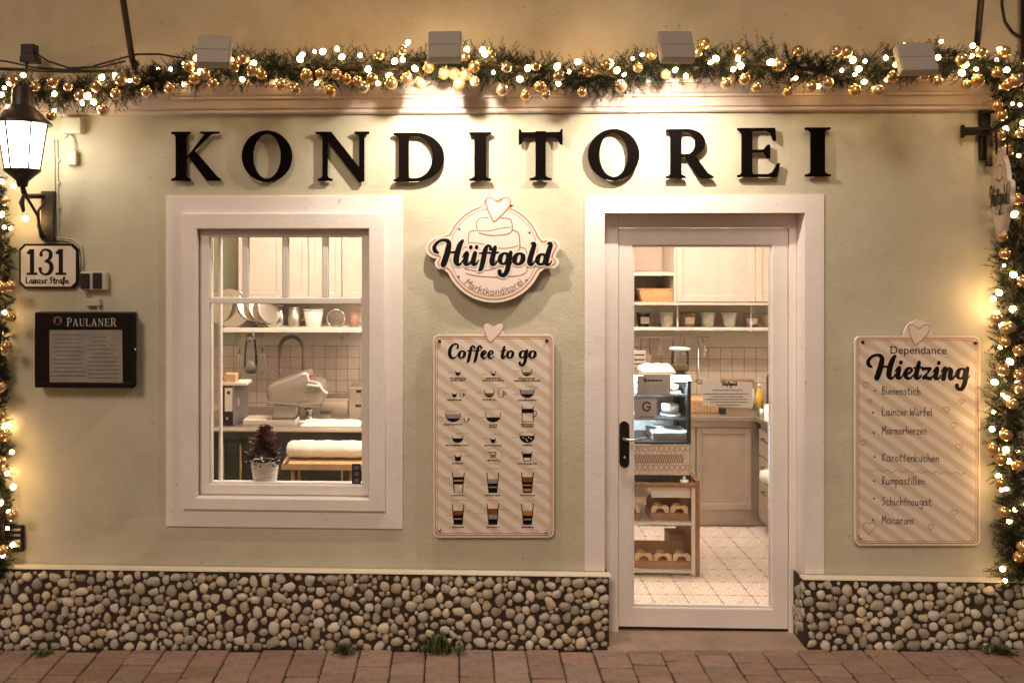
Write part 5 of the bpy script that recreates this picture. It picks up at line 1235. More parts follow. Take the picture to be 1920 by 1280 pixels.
# ------------------------------------------------------------------ the room behind the glass
ZF, YBK, ZCE = 0.082, 2.35, 2.95
RX0, RX1 = -2.6, 2.45
room_floor = struct(B('floor', 'floor_grout', None, RX0, RX1, WT-.17, YBK+.1, ZF-.1, ZF-.003))
tm = MB().box(-.0978, .0978, -.0978, .0978, -.006, .0, c=.002); fme = bpy.data.meshes.new('floor_tile'); fme.from_pydata(tm.v, [], tm.f); fme.materials.append(MATS['floor_tile']); fme.update()
for i in range(-2, 14):
    for j in range(0, 8):
        x, y = 0.36+i*.2, .42+j*.2
        if x > 2.3 or y > 1.85: continue
        o = bpy.data.objects.new('floor_tile', fme); COL.objects.link(o); o.parent = room_floor; o.location = (x, y, ZF+.004)
struct(B('wall_back', 'in_wall', None, RX0, RX1, YBK+.012, YBK+.15, ZF, ZCE))
gp = P(444, 500, YBK).x
struct(B('wall_left', 'in_wall', None, RX0-.1, RX0-.001, WT, YBK+.15, ZF, ZCE)); struct(B('wall_right', 'in_wall', None, RX1+.001, RX1+.1, WT, YBK+.15, ZF, ZCE))
struct(B('ceiling', 'in_wall', None, RX0-.1, RX1+.1, WT-.2, YBK+.15, ZCE+.001, ZCE+.1))
ip = MB(); 
for a, b, c, d in ((RX0, wx0-.03, ZF, ZCE), (wx1+.03, dx0-.03, ZF, ZCE), (dx1+.03, RX1, ZF, ZCE), (wx0-.03, wx1+.03, ZF, wz0-.03), (wx0-.03, wx1+.03, wz1+.03, ZCE), (dx0-.03, dx1+.03, dz1+.03, ZCE)): ip.box(a, b, WT+.001, WT+.012, c, d)
struct(ip.build('wall_front_lining', 'in_wall'))
# tiled back wall: cement bed with single tiles where they can be seen
zt1 = P(600, 648, YBK).z
bd = struct(B('wall_tiling', 'grout', None, RX0, RX1, YBK+.002, YBK+.0115, 0.7, zt1))
PT = .0955; tmb = MB().box(-PT/2+.0017, PT/2-.0017, -.0042, .003, -PT/2+.0017, PT/2-.0017, c=.0015); tme = bpy.data.meshes.new('wall_tile'); tme.from_pydata(tmb.v, [], tmb.f); tme.materials.append(MATS['tile_white']); tme.update()
for xa, xb in ((P(385, 700, YBK).x, P(690, 700, YBK).x), (P(1185, 700, YBK).x, P(1455, 700, YBK).x)):
    for i in range(int((xb-xa)/PT)+2):
        for j in range(10):
            z = zt1-PT*(j+.5)
            o = bpy.data.objects.new('wall_tile', tme); COL.objects.link(o); o.parent = bd; o.location = (xa+PT*i, YBK-.001, z)
struct(B('wall_green_panel', 'in_green', None, RX0, gp, YBK+.004, YBK+.0118, zt1+.001, ZCE))
for xx, yy, lb in ((-1.35, 1.05, 'flat ceiling light panel above the kitchen worktable'), (.25, 1.0, 'flat ceiling light panel between window and door'), (1.35, 1.0, 'flat ceiling light panel above the shop door aisle')):
    th = thing('ceiling_light', lb, 'ceiling light', (xx, yy, ZCE-.04)); B('housing', 'white_enamel', th, xx-.32, xx+.32, yy-.17, yy+.17, ZCE-.03, ZCE); B('diffuser', 'room_light', th, xx-.30, xx+.30, yy-.15, yy+.15, ZCE-.034, ZCE-.0305)

def pbox(name, mt, par, x0, y0, x1, y1, Ya, Yb, c=0.0): return px_box(MB(), x0, y0, x1, y1, Ya, Yb, c=c).build(name, mt, par)
def at(px, py, Y): q = P(px, py, Y); return q.x, q.y, q.z
# --- upper cabinets, window side
YC = 1.98
cab = thing('wall_cabinet', 'cream wall cabinet with panelled doors seen at the top of the window', 'cabinet', at(560, 560, YC))
zb = P(560, 562, YC).z; xa, xb = P(446, 500, YC).x, P(700, 500, YC).x
B('carcass', 'cabinet_cream', cab, xa, xb, YC+.022, YBK, zb, 2.62)
ds = [(447, 529), (531, 577), (579, 640), (642, 699)]
for a, b in ds:
    d_ = link('cabinet_door', None, cab); X0, X1 = P(a, 500, YC).x, P(b, 500, YC).x
    B('panel', 'cabinet_cream', d_, X0+.045, X1-.045, YC+.008, YC+.021, zb+.055, 2.55)
    m = MB(); m.box(X0, X0+.045, YC, YC+.021, zb+.004, 2.6, c=.003); m.box(X1-.045, X1, YC, YC+.021, zb+.004, 2.6, c=.003); m.box(X0+.045, X1-.045, YC+.0005, YC+.021, zb+.0045, zb+.055, c=.003); m.box(X0+.045, X1-.045, YC+.0005, YC+.021, 2.55, 2.5995, c=.003); m.build('door_frame', 'cabinet_cream', d_)
# --- long shelf on the window side with pans
YSH = 1.95; zs = P(560, 615, YSH).z
sh = thing('wall_shelf', 'pale wall shelf carrying bowls and pots behind the window', 'shelf', at(560, 625, YSH)); B('board', 'white_enamel', sh, P(418, 615, YSH).x, P(690, 615, YSH).x, YSH, YBK, zs-.035, zs, c=.004)
for px in (470, 640): B('bracket', 'steel', sh, P(px, 620, YSH).x-.01, P(px, 620, YSH).x+.01, YSH+.08, YBK-.01, zs-.10, zs-.036)
def bowl(px, py, r, rx, rz, label, Y=2.08, mt='steel'):
    q = P(px, py, Y); th = thing('mixing_bowl', label, 'bowl', tuple(q), 'steel bowls on the kitchen shelf'); M_ = Euler((rx, 0, rz)).to_matrix()
    pr = [(.001, 0), (.45*r, .03*r), (.8*r, .28*r), (.97*r, .68*r), (r, .95*r), (1.05*r, .95*r), (1.05*r, .91*r), (1.02*r, .9*r), (.95*r, .6*r), (.78*r, .24*r), (.42*r, .0-.02*r), (.001, -.03*r)]
    MB().lathe(pr[:6], q.x, q.y, q.z, 26, M=M_).build('body', mt, th); MB().lathe([(1.0*r, .93*r), (1.055*r, .935*r), (1.055*r, .965*r), (1.0*r, .97*r)], q.x, q.y, q.z, 26, M=M_).build('rim', mt, th)
bowl(432, 578, .13, math.radians(78), -.5, 'large steel bowl leaning on its side at the left end of the shelf', 2.12)
bowl(447, 572, .15, math.radians(96), -.15, 'largest shiny steel bowl facing out of the leaning stack', 2.14)
bowl(462, 580, .125, math.radians(70), .7, 'steel bowl nested second in the leaning stack', 2.10)
bowl(478, 582, .115, math.radians(74), .8, 'steel bowl nested third in the leaning stack', 2.08)
bowl(493, 585, .105, math.radians(76), .85, 'smallest steel bowl at the right of the leaning stack', 2.06)
def vessel(name, cat, px, pyb, w, h, mt, label, Y=2.08, taper=1.0, handle=False, rim=True, group=None, lid=None):
    q = P(px, pyb, Y); s = (DIST+Y)/FPX; r = w/2*s; H = h*s; th = thing(name, label, cat, tuple(q), group)
    MB().lathe([(.001, 0), (r*taper*.94, 0), (r*taper, .008), (r, H), (r*.93, H), (r*.9*taper, .02), (.001, .015)], q.x, q.y, q.z, 22).build('body', mt, th)
    if rim: MB().lathe([(r*.97, H-.004), (r*1.05, H-.003), (r*1.05, H+.004), (r*.95, H+.004)], q.x, q.y, q.z, 22).build('rim', mt, th)
    if handle:
        MB().tube([(q.x+r, q.y, q.z+H*.8), (q.x+r*1.5, q.y, q.z+H*.78), (q.x+r*1.55, q.y, q.z+H*.45), (q.x+r*.98, q.y, q.z+H*.3)], .006, 8).build('handle', mt, th)
    if lid: MB().lathe([(.001, H+.012), (r*.95, H+.010), (r*1.04, H+.004), (r*1.04, H), (.001, H)], q.x, q.y, q.z, 22).build('lid', lid, th)
    return th
for px, r_, lb in ((498, 24, 'largest thin cake ring leaning right of the steel bowls'), (505, 21, 'middle thin cake ring leaning right of the steel bowls'), (511, 18, 'smallest thin cake ring leaning right of the steel bowls')):
    q = P(px, 614-r_, 2.03); s = (DIST+2.03)/FPX; th = thing('cake_ring', lb, 'cake ring', tuple(q), 'cake rings on the kitchen shelf'); M_ = Euler((math.radians(78), 0, .6)).to_matrix()
    MB().lathe([(r_*s, -.012), (r_*s+.003, -.012), (r_*s+.003, .012), (r_*s, .012), (r_*s, -.012)], q.x, q.y, q.z, 26, M=M_).build('hoop', 'steel', th)
vessel('steel_cylinder', 'container', 513, 614, 11, 42, 'steel', 'narrow tall steel cylinder standing beside the leaning bowls'); vessel('steel_cylinder', 'container', 527, 614, 12, 42, 'steel', 'second tall steel cylinder on the shelf next to the jug')
vessel('steel_jug', 'jug', 552, 614, 24, 38, 'brushed', 'steel jug with curved handle in the middle of the shelf', handle=True); vessel('stock_pot', 'pot', 588, 614, 38, 34, 'white_enamel', 'pale tapered pot on the shelf right of the steel jug', taper=.75)
q = P(630, 597, 2.05); th = thing('sieve', 'round wire sieve standing on edge on the shelf', 'sieve', tuple(q)); s = (DIST+2.05)/FPX
MB().tube([(q.x+17*s*math.cos(a/24*2*math.pi), q.y, q.z+17*s*math.sin(a/24*2*math.pi)) for a in range(25)], .005, 8).build('hoop', 'steel', th)
MB().tube([(q.x+12*s, q.y, q.z-12*s), (q.x+24*s, q.y, q.z-16*s)], .004, 6).build('handle', 'steel', th)
m = MB()
for i in range(-3, 4):
    c_ = math.sqrt(17*17-(i*4.5)**2)*s; m.tube([(q.x+i*4.5*s, q.y, q.z-c_), (q.x+i*4.5*s, q.y, q.z+c_)], .0009, 4); m.tube([(q.x-c_, q.y, q.z+i*4.5*s), (q.x+c_, q.y, q.z+i*4.5*s)], .0009, 4)
m.build('mesh', 'steel', th)
vessel('storage_jar', 'jar', 664, 614, 17, 26, 'print_brown', 'brown glass jar at the right end of the window shelf', lid='wood')
# hanging whisks and bag
def whisk(px, py0, py1, w, label, Y=2.1):
    q = P(px, py0, Y); s = (DIST+Y)/FPX; L_ = (py1-py0)*s; th = thing('balloon_whisk', label, 'whisk', tuple(P(px, py1, Y)), 'whisks hanging below the shelf')
    MB().tube([(q.x, Y, q.z), (q.x, Y, q.z-L_*.35)], .008, 8).build('handle', 'brushed', th); m = MB()
    for k_ in range(5):
        a = k_*math.pi/5; dx, dy = math.cos(a)*w/2*s, math.sin(a)*w/2*s; z0, z1 = q.z-L_*.35, q.z-L_
        m.tube([(q.x, Y, z0), (q.x+dx*.5, Y+dy*.5, z0-(z0-z1)*.35), (q.x+dx, Y+dy, z0-(z0-z1)*.75), (q.x, Y, z1), (q.x-dx, Y-dy, z0-(z0-z1)*.75), (q.x-dx*.5, Y-dy*.5, z0-(z0-z1)*.35), (q.x, Y, z0)], .0018, 4)
    m.build('wires', 'steel', th)
whisk(449, 622, 712, 22, 'thin balloon whisk hanging left of the clear bag'); whisk(492, 622, 704, 26, 'wide balloon whisk hanging right of the clear bag')
q = P(470, 700, 2.08); th = thing('hanging_bag', 'clear bag of dough hooks hanging under the window shelf', 'bag', tuple(q)); s = (DIST+2.08)/FPX
MB().lathe([(2*s, 76*s), (9*s, 66*s), (12*s, 40*s), (13*s, 14*s), (9*s, 1*s), (.001, 0)], q.x, q.y, q.z, 14).build('bag_skin', 'case_glass', th)
MB().lathe([(.001, 0.01), (9*s, 2*s), (11*s, 12*s), (6*s, 22*s), (.001, 24*s)], q.x, q.y, q.z, 12).build('contents', 'white_cloth', th)
MB().lathe([(8*s, 0), (8*s, 6*s), (3*s, 6.5*s), (3*s, 7*s), (.001, 7*s)], q.x, q.y-.03, q.z+68*s, 14, M=Matrix.Rotation(math.pi/2, 3, 'X')).build('clip', 'brushed', th)
# spring tap
tp = thing('spring_tap', 'arched spring pre-rinse tap against the tiled wall', 'tap', at(524, 790, 2.1))
arc = [(524, 800), (524, 700), (524, 665)] + [(546+22*math.cos(math.radians(a)), 655-24*math.sin(math.radians(a))) for a in range(170, -1, -20)] + [(569, 690), (566, 705)]
MB().tube([P(x, y, 2.1) for x, y in arc], .009, 8).build('pipe', 'bronze', tp); m = MB(); tot = [P(x, y, 2.1) for x, y in arc[2:-2]]
for i in range(len(tot)-1):
    for k_ in range(4):
        a = tot[i].lerp(tot[i+1], k_/4); d_ = (tot[i+1]-tot[i]).normalized(); u = d_.cross(Vector((0, 1, 0))); m.tube([a+u*.016*math.cos(t)+Vector((0, 1, 0))*.016*math.sin(t) for t in (0, 1.05, 2.1, 3.14, 4.2, 5.2, 6.28)], .0028, 4, caps=False)
m.build('spring', 'bronze', tp); MB().tube([P(566, 702, 2.1), P(565, 716, 2.1)], [.010, .014], 8).build('spray_head', 'black_plastic', tp); MB().tube([P(516, 694, 2.1), P(528, 694, 2.1)], .008, 8).build('clamp', 'brushed', tp)
# worktable
YT = 1.24; zt_ = P(540, 801, YT).z
wt = thing('worktable', 'steel topped worktable with dark green panel and brass legs behind the window', 'table', at(540, 1000, YT)[:2]+(ZF,))
xa, xb = P(360, 805, YT).x, P(720, 805, YT).x
B('top', 'brushed', wt, xa, xb, YT, 1.98, zt_-.035, zt_, c=.004); B('back_panel', 'dark_green', wt, xa+.02, xb-.02, YT+.10, YT+.13, ZF+.004, zt_-.036); B('apron', 'dark_green', wt, xa+.02, xb-.02, YT+.03, YT+.05, zt_-.09, zt_-.0362)
for px in (416, 449, 546, 640, 700): X = P(px, 860, YT+.04).x; MB().tube([(X, YT+.07, ZF+.004), (X, YT+.07, zt_-.037)], .008, 8).build('leg', 'brass', wt)
pbox('top_edge', 'white_enamel', wt, 393, 803, 700, 808, YT-.006, YT-.0005)
def on_table(y): return zt_+.001
# binder
bi = thing('ring_binder', 'black lever arch binder with white spine label standing on the worktable', 'binder', at(436, 808, YT+.05))
X0, X1, Z0, Z1 = rect(414, 723, 437, 806, YT+.04); Z0 = zt_+.001
B('spine', 'black_plastic', bi, X0, X1, YT+.04, YT+.05, Z0, Z1); X2 = P(459, 760, YT+.1).x
m = MB(); m.add([(X1+.0005, YT+.04, Z0), (X2, YT+.20, Z0), (X2, YT+.20, Z1), (X1+.0005, YT+.04, Z1), (X1-.012, YT+.05, Z0), (X2-.012, YT+.21, Z0), (X2-.012, YT+.21, Z1), (X1-.012, YT+.05, Z1)], [(0, 1, 2, 3), (7, 6, 5, 4), (0, 4, 5, 1), (3, 2, 6, 7), (1, 5, 6, 2)]); m.build('cover', 'binder_side', bi)
k = INK(YT+.0395); k.rectp(421.5, 727, 436, 771, 0); k.disc(428.5, 736, 3.2, 1, 12); k.build('spine_label', ['paper', 'black_plastic'], bi); k = INK(YT+.0392); k.disc(425.5, 784, 2.5, 0, 12); k.build('finger_ring', 'steel', bi); k = INK(YT+.085); k.disc(447, 753, 3, 0, 12, ry=9); k.build('thumb_hole', 'paper', bi)
pbox('pale_box', 'pale_wood', None, 420, 701, 442, 717, YT+.06, YT+.14, c=.004); o = bpy.data.objects['pale_box']; tag(o, 'small yellowish box lying on top of the black binder', 'box')
pbox('paper_stack', 'paper', None, 414, 717.5, 462, 722.3, YT+.045, YT+.20); tag(bpy.data.objects['paper_stack'], 'thin pile of paper on top of the black binder', 'paper')
# stand mixer, head facing right
mx_ = thing('stand_mixer', 'large grey stand mixer with rounded head on the worktable', 'mixer', at(550, 800, 1.5)); YM = 1.42
def prof(pts, ya, yb, name, mt, ins): MB().pillow([(P(x, y, YM).x, P(x, y, YM).z) for x, y in pts], ya, yb, ins).build(name, mt, mx_)
prof([(497, 745), (498, 732), (502, 724), (512, 718), (545, 708), (560, 701), (572, 697), (578, 700), (581, 713), (598, 715), (605, 721), (607, 732), (607, 750), (602, 760), (560, 763), (508, 758), (500, 753)], YM, YM+.22, 'head', 'mixer_paint', .22)
prof([(512, 756), (556, 756), (556, 792), (506, 792)], YM+.04, YM+.18, 'neck', 'mixer_paint', .2); prof([(498, 788), (612, 788), (618, 799), (494, 799)], YM-.01, YM+.23, 'base', 'mixer_paint', .12)
k = INK(YM+.006); k.rectp(500, 757.5, 600, 760.5, 0); k.build('lower_seam', 'binder_side', mx_)
q = P(580, 770, YM+.1); s = (DIST+YM+.1)/FPX; MB().lathe([(11*s, 0), (11*s, 5*s), (7*s, 6*s), (7*s, 26*s), (9*s, 27*s), (9*s, 31*s), (.001, 31*s)], q.x, q.y, q.z-26*s, 16).build('spindle', 'steel', mx_)
q = P(586, 699, YM+.05); MB().lathe([(.001, .012), (.018, .008), (.018, -.008), (.001, -.012)], q.x-.01, q.y, q.z-.016, 12).build('button', 'red_plastic', mx_)
MB().tube([P(576, 722, YM-.006), P(600, 724, YM-.01), P(606, 732, YM-.01), P(614, 738, YM-.01)], [.010, .010, .009, .012], 8).build('lock_lever', 'white_enamel', mx_)
k = INK(YM-.004); k.rectp(545, 731, 600, 733.5, 0); k.rectp(568, 745, 580, 751, 0); k.build('trim_strip', 'steel', mx_)
tr_ = thing('baking_tray', 'white shallow tray lying on the worktable before the mixer', 'tray', at(507, 796, YT+.1)); X0, X1 = P(458, 790, YT+.1).x, P(556, 790, YT+.1).x
B('base', 'white_enamel', tr_, X0, X1, YT+.06, YT+.24, zt_+.001, zt_+.008); m = MB(); m.box(X0, X1, YT+.06, YT+.066, zt_+.0085, zt_+.035); m.box(X0, X1, YT+.234, YT+.24, zt_+.0085, zt_+.035); m.box(X0, X0+.006, YT+.0665, YT+.2335, zt_+.0085, zt_+.035); m.box(X1-.006, X1, YT+.0665, YT+.2335, zt_+.0085, zt_+.035); m.build('rim', 'white_enamel', tr_)
def cloth_lump(name, cat, label, x0, x1, y0, y1, z0, h, mt, seed, nx=18, ny=8):
    r = random.Random(seed); th = thing(name, label, cat, ((x0+x1)/2, (y0+y1)/2, z0)); vs = []
    for i in range(nx+1):
        for j in range(ny+1):
            u, v = i/nx, j/ny; e = min(1, (math.sin(math.pi*min(max(u, .0), 1))*4))**.5*math.sin(math.pi*v)**.5 if 0 < v < 1 and 0 < u < 1 else 0
            vs.append((x0+(x1-x0)*u+r.uniform(-.003, .003), y0+(y1-y0)*v, z0+h*e*(1+.07*math.sin(u*21+seed)+.05*math.sin(u*37+v*9))))
    m = MB(); m.add(vs, [(i*(ny+1)+j, (i+1)*(ny+1)+j, (i+1)*(ny+1)+j+1, i*(ny+1)+j+1) for i in range(nx) for j in range(ny)], smooth=True); m.build('fabric', mt, th); return th
cloth_lump('folded_cloth', 'cloth', 'crumpled white cloth on the worktable right of the tray', P(565, 795, YT+.08).x, P(676, 795, YT+.08).x, YT+.03, YT+.2, zt_+.002, .03, 'white_cloth', 4)
ap = thing('kitchen_scale', 'boxy grey kitchen appliance at the right end of the worktable', 'appliance', at(670, 800, 1.6)); pbox('body', 'brushed', ap, 654, 726, 700, 796, 1.55, 1.8, c=.008); k = INK(1.5495); k.rectp(668, 731, 677, 736, 0); k.rectp(666, 758, 677, 763, 0); k.build('display', 'black_plastic', ap)
st_ = thing('steel_pan', 'shallow square steel pan behind the mixer', 'pan', at(630, 790, 1.75)); pbox('body', 'steel', st_, 600, 750, 653, 780, 1.7, 1.9, c=.006); pbox('rim', 'steel', st_, 598, 747, 655, 750, 1.69, 1.91)
# side table with fabric roll
YR = .80; zr = P(600, 869, YR).z
bt = thing('side_table', 'pale wooden side table on brass legs just behind the window', 'table', (P(610, 870, YR).x, YR, ZF)); X0, X1 = P(527, 870, YR).x, P(720, 870, YR).x
B('top', 'pale_wood', bt, X0, X1, YR, YR+.32, zr-.042, zr, c=.004)
for x, y in ((X0+.07, YR+.05), (X1-.22, YR+.05), (X0+.07, YR+.27), (X1-.22, YR+.27)): MB().tube([(x, y, ZF+.004), (x, y, zr-.043)], .010, 8).build('leg', 'brass', bt)
q0, q1 = P(536, 852, YR+.08), P(690, 852, YR+.08); rl = thing('fabric_roll', 'thick roll of white cloth lying on the wooden side table', 'cloth', (q0.x, YR+.15, zr+.001)); m = MB(); rr_ = .055; vs = []
NS, NA = 26, 18
for i in range(NS+1):
    for k_ in range(NA):
        a = 2*math.pi*k_/NA; e = min(1, 6*min(i/NS, 1-i/NS)+.72); f = e*(1+.04*math.sin(i*.9+2*a)+.03*math.sin(i*2.3+a*3))
        vs.append((q0.x+(q1.x-q0.x)*i/NS, YR+.15+.08*f*math.cos(a), zr+.058+rr_*f*math.sin(a)))
m.add(vs, [(i*NA+k_, i*NA+(k_+1) % NA, (i+1)*NA+(k_+1) % NA, (i+1)*NA+k_) for i in range(NS) for k_ in range(NA)] + [list(range(NA)), list(range(NS*NA, (NS+1)*NA))[::-1]], smooth=True); m.build('fabric', 'white_cloth', rl)
# potted plant on the sill
zsl = wz0+.011; YPt = .19; q = P(497, 906, YPt); q.z = zsl; s = (DIST+YPt)/FPX; pp = thing('potted_plant', 'dark red leafed plant in a white wicker pot on the window sill', 'plant', tuple(q))
MB().lathe([(.001, 0), (19*s, 0), (20*s, 3*s), (26*s, 42*s), (27.5*s, 45*s), (26*s, 46*s), (24*s, 42*s), (.001, 40*s)], q.x, q.y, q.z, 24).build('pot', 'white_enamel', pp)
m = MB()
for i in range(9):
    rr2 = (20.2+i*.6)*s; m.tube([(q.x+(rr2+.0015*math.sin(9*a/32*2*math.pi+i*math.pi))*math.cos(a/32*2*math.pi), q.y+(rr2+.0015*math.sin(9*a/32*2*math.pi+i*math.pi))*math.sin(a/32*2*math.pi), q.z+(3+i*4.2)*s) for a in range(33)], .0042, 5, caps=False)
m.build('wicker_bands', 'white_enamel', pp)
for nm, mt, n_, lo, hi, wd in (('green_leaves', 'pot_leaf', 420, 38, 82, 44), ('red_leaves', 'flower_red', 520, 58, 110, 34)):
    m = MB()
    for _ in range(n_):
        a = rnd.uniform(0, 6.28); z = rnd.uniform(lo, hi); R_ = wd*(1.15-.8*((z-lo)/(hi-lo)))*(.72+.3*math.sin(3*a+z*.2)+.18*math.sin(7*a+z*.5))*rnd.random()**.5; c_ = Vector((q.x+R_*s*math.cos(a), q.y+R_*s*.8*math.sin(a), q.z+z*s)); d_ = Vector((math.cos(a), math.sin(a), rnd.uniform(-.2, .9))).normalized(); l_ = rnd.uniform(5, 14)*s; sd = d_.cross(Vector((rnd.uniform(-1, 1), rnd.uniform(-1, 1), 1))).normalized()*l_*.3
        m.add([c_-d_*l_*.5, c_+sd, c_+d_*l_*.6, c_-sd], [(0, 1, 2, 3)])
    m.build(nm, mt, pp)
tk = thing('window_sticker', 'small black sticker strip with pale icons in the lower window corner', 'sticker', at(668, 905, YW+.02)); k = INK(YW+.0232); k.rectp(660, 869, 676.5, 907, 0); 
for y in (876, 888, 900): k.stroke([(664, y-3, 1), (673, y-3, 1), (673, y+3, 1), (664, y+3, 1)], 1, closed=True, smooth=False); k.rectp(666, y-1, 671, y+1, 1)
k.build('sticker_print', ['black_plastic', 'print_grey'], tk)

# ------------------------------------------------------------------ through the door
YK = 1.70
kc = thing('base_cabinet', 'brown panelled base cabinet with steel worktop at the back of the shop', 'cabinet', (P(1360, 984, YK).x, YK, ZF))
xr_ = P(1413, 880, YK).x; xl_ = P(1080, 880, YK).x; zw = P(1350, 779, YK).z
B('worktop', 'brushed', kc, xl_, RX1-.01, YK-.03, YBK, zw-.035, zw, c=.004); B('carcass', 'cabinet_front', kc, xl_, RX1-.01, YK+.022, YBK, P(1350, 956, YK).z, zw-.036); B('kick_board', 'cabinet_front', kc, xl_, xr_+.3, YK+.06, YK+.08, ZF+.005, P(1350, 956, YK).z-.001)
pbox('rail', 'cabinet_front', kc, 1295, 789, 1409, 800, YK, YK+.0215, c=.002)
for a, b in ((1306, 1409), (1195, 1304)):
    d_ = link('cabinet_door', None, kc); X0, X1, Z0, Z1 = rect(a, 802, b, 955, YK)
    B('panel', 'cabinet_front', d_, X0+.04, X1-.04, YK+.009, YK+.0215, Z0+.045, Z1-.045); m = MB(); m.box(X0, X0+.04, YK, YK+.0215, Z0, Z1, c=.004); m.box(X1-.04, X1, YK, YK+.0215, Z0, Z1, c=.004); m.box(X0+.04, X1-.04, YK+.0005, YK+.0215, Z0+.0005, Z0+.045, c=.004); m.box(X0+.04, X1-.04, YK+.0005, YK+.0215, Z1-.045, Z1-.0005, c=.004); m.build('door_frame', 'cabinet_front', d_)
rc = thing('side_cabinet', 'brown drawer cabinet along the right wall inside the door', 'cabinet', (xr_+.3, 1.1, ZF)); XR = xr_+.02
B('carcass', 'cabinet_front', rc, XR+.02, RX1-.01, .55, YK-.035, ZF+.08, zw-.036); B('worktop', 'brushed', rc, XR-.015, RX1-.01, .52, YK-.0305, zw-.035, zw-.0005, c=.004); B('kick_board', 'cabinet_front', rc, XR+.06, XR+.08, .56, YK-.04, ZF+.005, ZF+.079)
for y0, y1 in ((.60, 1.12), (1.14, YK-.05)):
    for z0, z1 in ((.19, .46), (.47, .64), (.65, .84)):
        d_ = link('drawer', None, rc); B('drawer_front', 'cabinet_front', d_, XR, XR+.0195, y0, y1, z0, z1, c=.004); MB().tube([(XR-.002, y0+.12, z1-.05), (XR-.03, y0+.12, z1-.05), (XR-.03, y1-.12, z1-.05), (XR-.002, y1-.12, z1-.05)], .006, 6).build('handle', 'steel', d_)
tw_ = thing('hanging_towel', 'white towel hung over a drawer handle by the right cabinet', 'towel', (XR-.05, 1.36, .5)); m = MB(); vs = []
for i in range(9):
    for j in range(7): vs.append((XR-.034-.018*math.sin(j*1.4+i*.3)-.01*(i == 0), 1.24+.16*j/6*(1-.25*math.sin(math.pi*i/8)), .62-.27*i/8))
m.add(vs, [(i*7+j, (i+1)*7+j, (i+1)*7+j+1, i*7+j+1) for i in range(8) for j in range(6)], smooth=True); m.build('front_fold', 'white_cloth', tw_); MB().lathe([(.001, .03), (.05, .015), (.06, -.03), (.045, -.06), (.001, -.07)], XR-.06, 1.31, .60, 12).build('bunched_top', 'white_cloth', tw_)
# things on the back worktop
pr = thing('knife_block', 'ribbed pale wooden rack on the back worktop', 'rack', at(1320, 778, YK+.1)); X0, X1, Z0, Z1 = rect(1296, 751, 1352, 777, YK+.1); Z0 = zw+.001; B('body', 'pale_wood', pr, X0, X1, YK+.11, YK+.3, Z0, Z1)
for i in range(9): B('rib', 'pale_wood', pr, X0+.01+i*(X1-X0-.02)/9, X0+.01+(i+.55)*(X1-X0-.02)/9, YK+.098, YK+.1095, Z0+.004, Z1-.004)
B('black_tin', 'black_plastic', None, P(1350, 770, YK+.06).x, P(1360, 770, YK+.06).x, YK+.05, YK+.09, zw+.001, P(1355, 765, YK+.06).z); tag(bpy.data.objects['black_tin'], 'tiny black tin standing on the back worktop', 'tin')
def bottle(px, w, h, mt, capm, label, Y=YK+.15):
    q = P(px, 760, Y); s = (DIST+Y)/FPX; th = thing('bottle', label, 'bottle', (q.x, Y, zw+.001)); MB().lathe([(.001, 0), (w/2*s, 0), (w/2*s, h*.62*s), (w*.2*s, h*.8*s), (w*.18*s, h*.9*s), (.001, h*.9*s)], q.x, Y, zw+.001, 14).build('body', mt, th); MB().lathe([(w*.24*s, h*.88*s), (w*.24*s, h*s), (.001, h*s)], q.x, Y, zw+.001, 12).build('cap', capm, th)
bottle(1424, 13, 52, 'yellow_plastic', 'white_enamel', 'yellow bottle with white cap in the worktop corner'); bottle(1412, 9, 44, 'white_enamel', 'wood', 'slim pale bottle beside the yellow bottle', YK+.25)
vessel('white_mug', 'mug', 1441, 789, 15, 30, 'white_enamel', 'white mug near the front of the right worktop', Y=1.5, handle=False); vessel('steel_pot', 'pot', 1430, 786, 18, 14, 'steel', 'low steel pot in the worktop corner', Y=YK+.0)
for o_ in ('white_mug', 'steel_pot'): bpy.data.objects[o_].location.z = zw+.001
th = thing('cutting_board', 'brown wooden board leaning on the tiled wall behind the notice', 'board', at(1370, 778, 2.25)); m = MB(); X0, X1, Z0, Z1 = rect(1352, 711, 1415, 775, 2.25); m.box(X0, X1, 2.25, 2.28, zw+.001, Z1, c=.012); m.build('board', 'wood', th)
B('dark_bag', 'black_plastic', None, P(1440, 700, 1.62).x, P(1470, 700, 1.62).x, 1.55, 1.68, zw+.001, P(1445, 702, 1.6).z, c=.03); tag(bpy.data.objects['dark_bag'], 'dark bag standing on the right worktop at the pane edge', 'bag')
# upper cabinets and shelf on the door side
zb2 = P(1320, 567, YC).z; uc = thing('wall_cabinet', 'cream wall cabinet with open cubby seen through the top of the door', 'cabinet', at(1330, 567, YC)); zt2 = 2.62
xs_ = [P(p, 500, YC).x for p in (1100, 1189, 1268, 1417, 1480)]
B('back', 'wood', uc, xs_[0], xs_[4], YBK-.01, YBK+.001, zb2, zt2); B('bottom', 'cabinet_cream', uc, xs_[0], xs_[4], YC-.005, YBK-.011, zb2-.02, zb2)
B('cubby_shelf', 'cabinet_cream', uc, xs_[1]+.0005, xs_[2]-.018, YC+.002, YBK-.011, P(1230, 514, YC).z-.012, P(1230, 511, YC).z+.002)
for x in (xs_[1]-.018, xs_[2]-.0175): B('divider', 'cabinet_cream', uc, x, x+.017, YC, YBK-.011, zb2+.0005, zt2)
B('cubby_back', 'cabinet_cream', uc, xs_[1], xs_[2]-.02, YBK-.03, YBK-.012, P(1230, 510, YC).z, zt2)
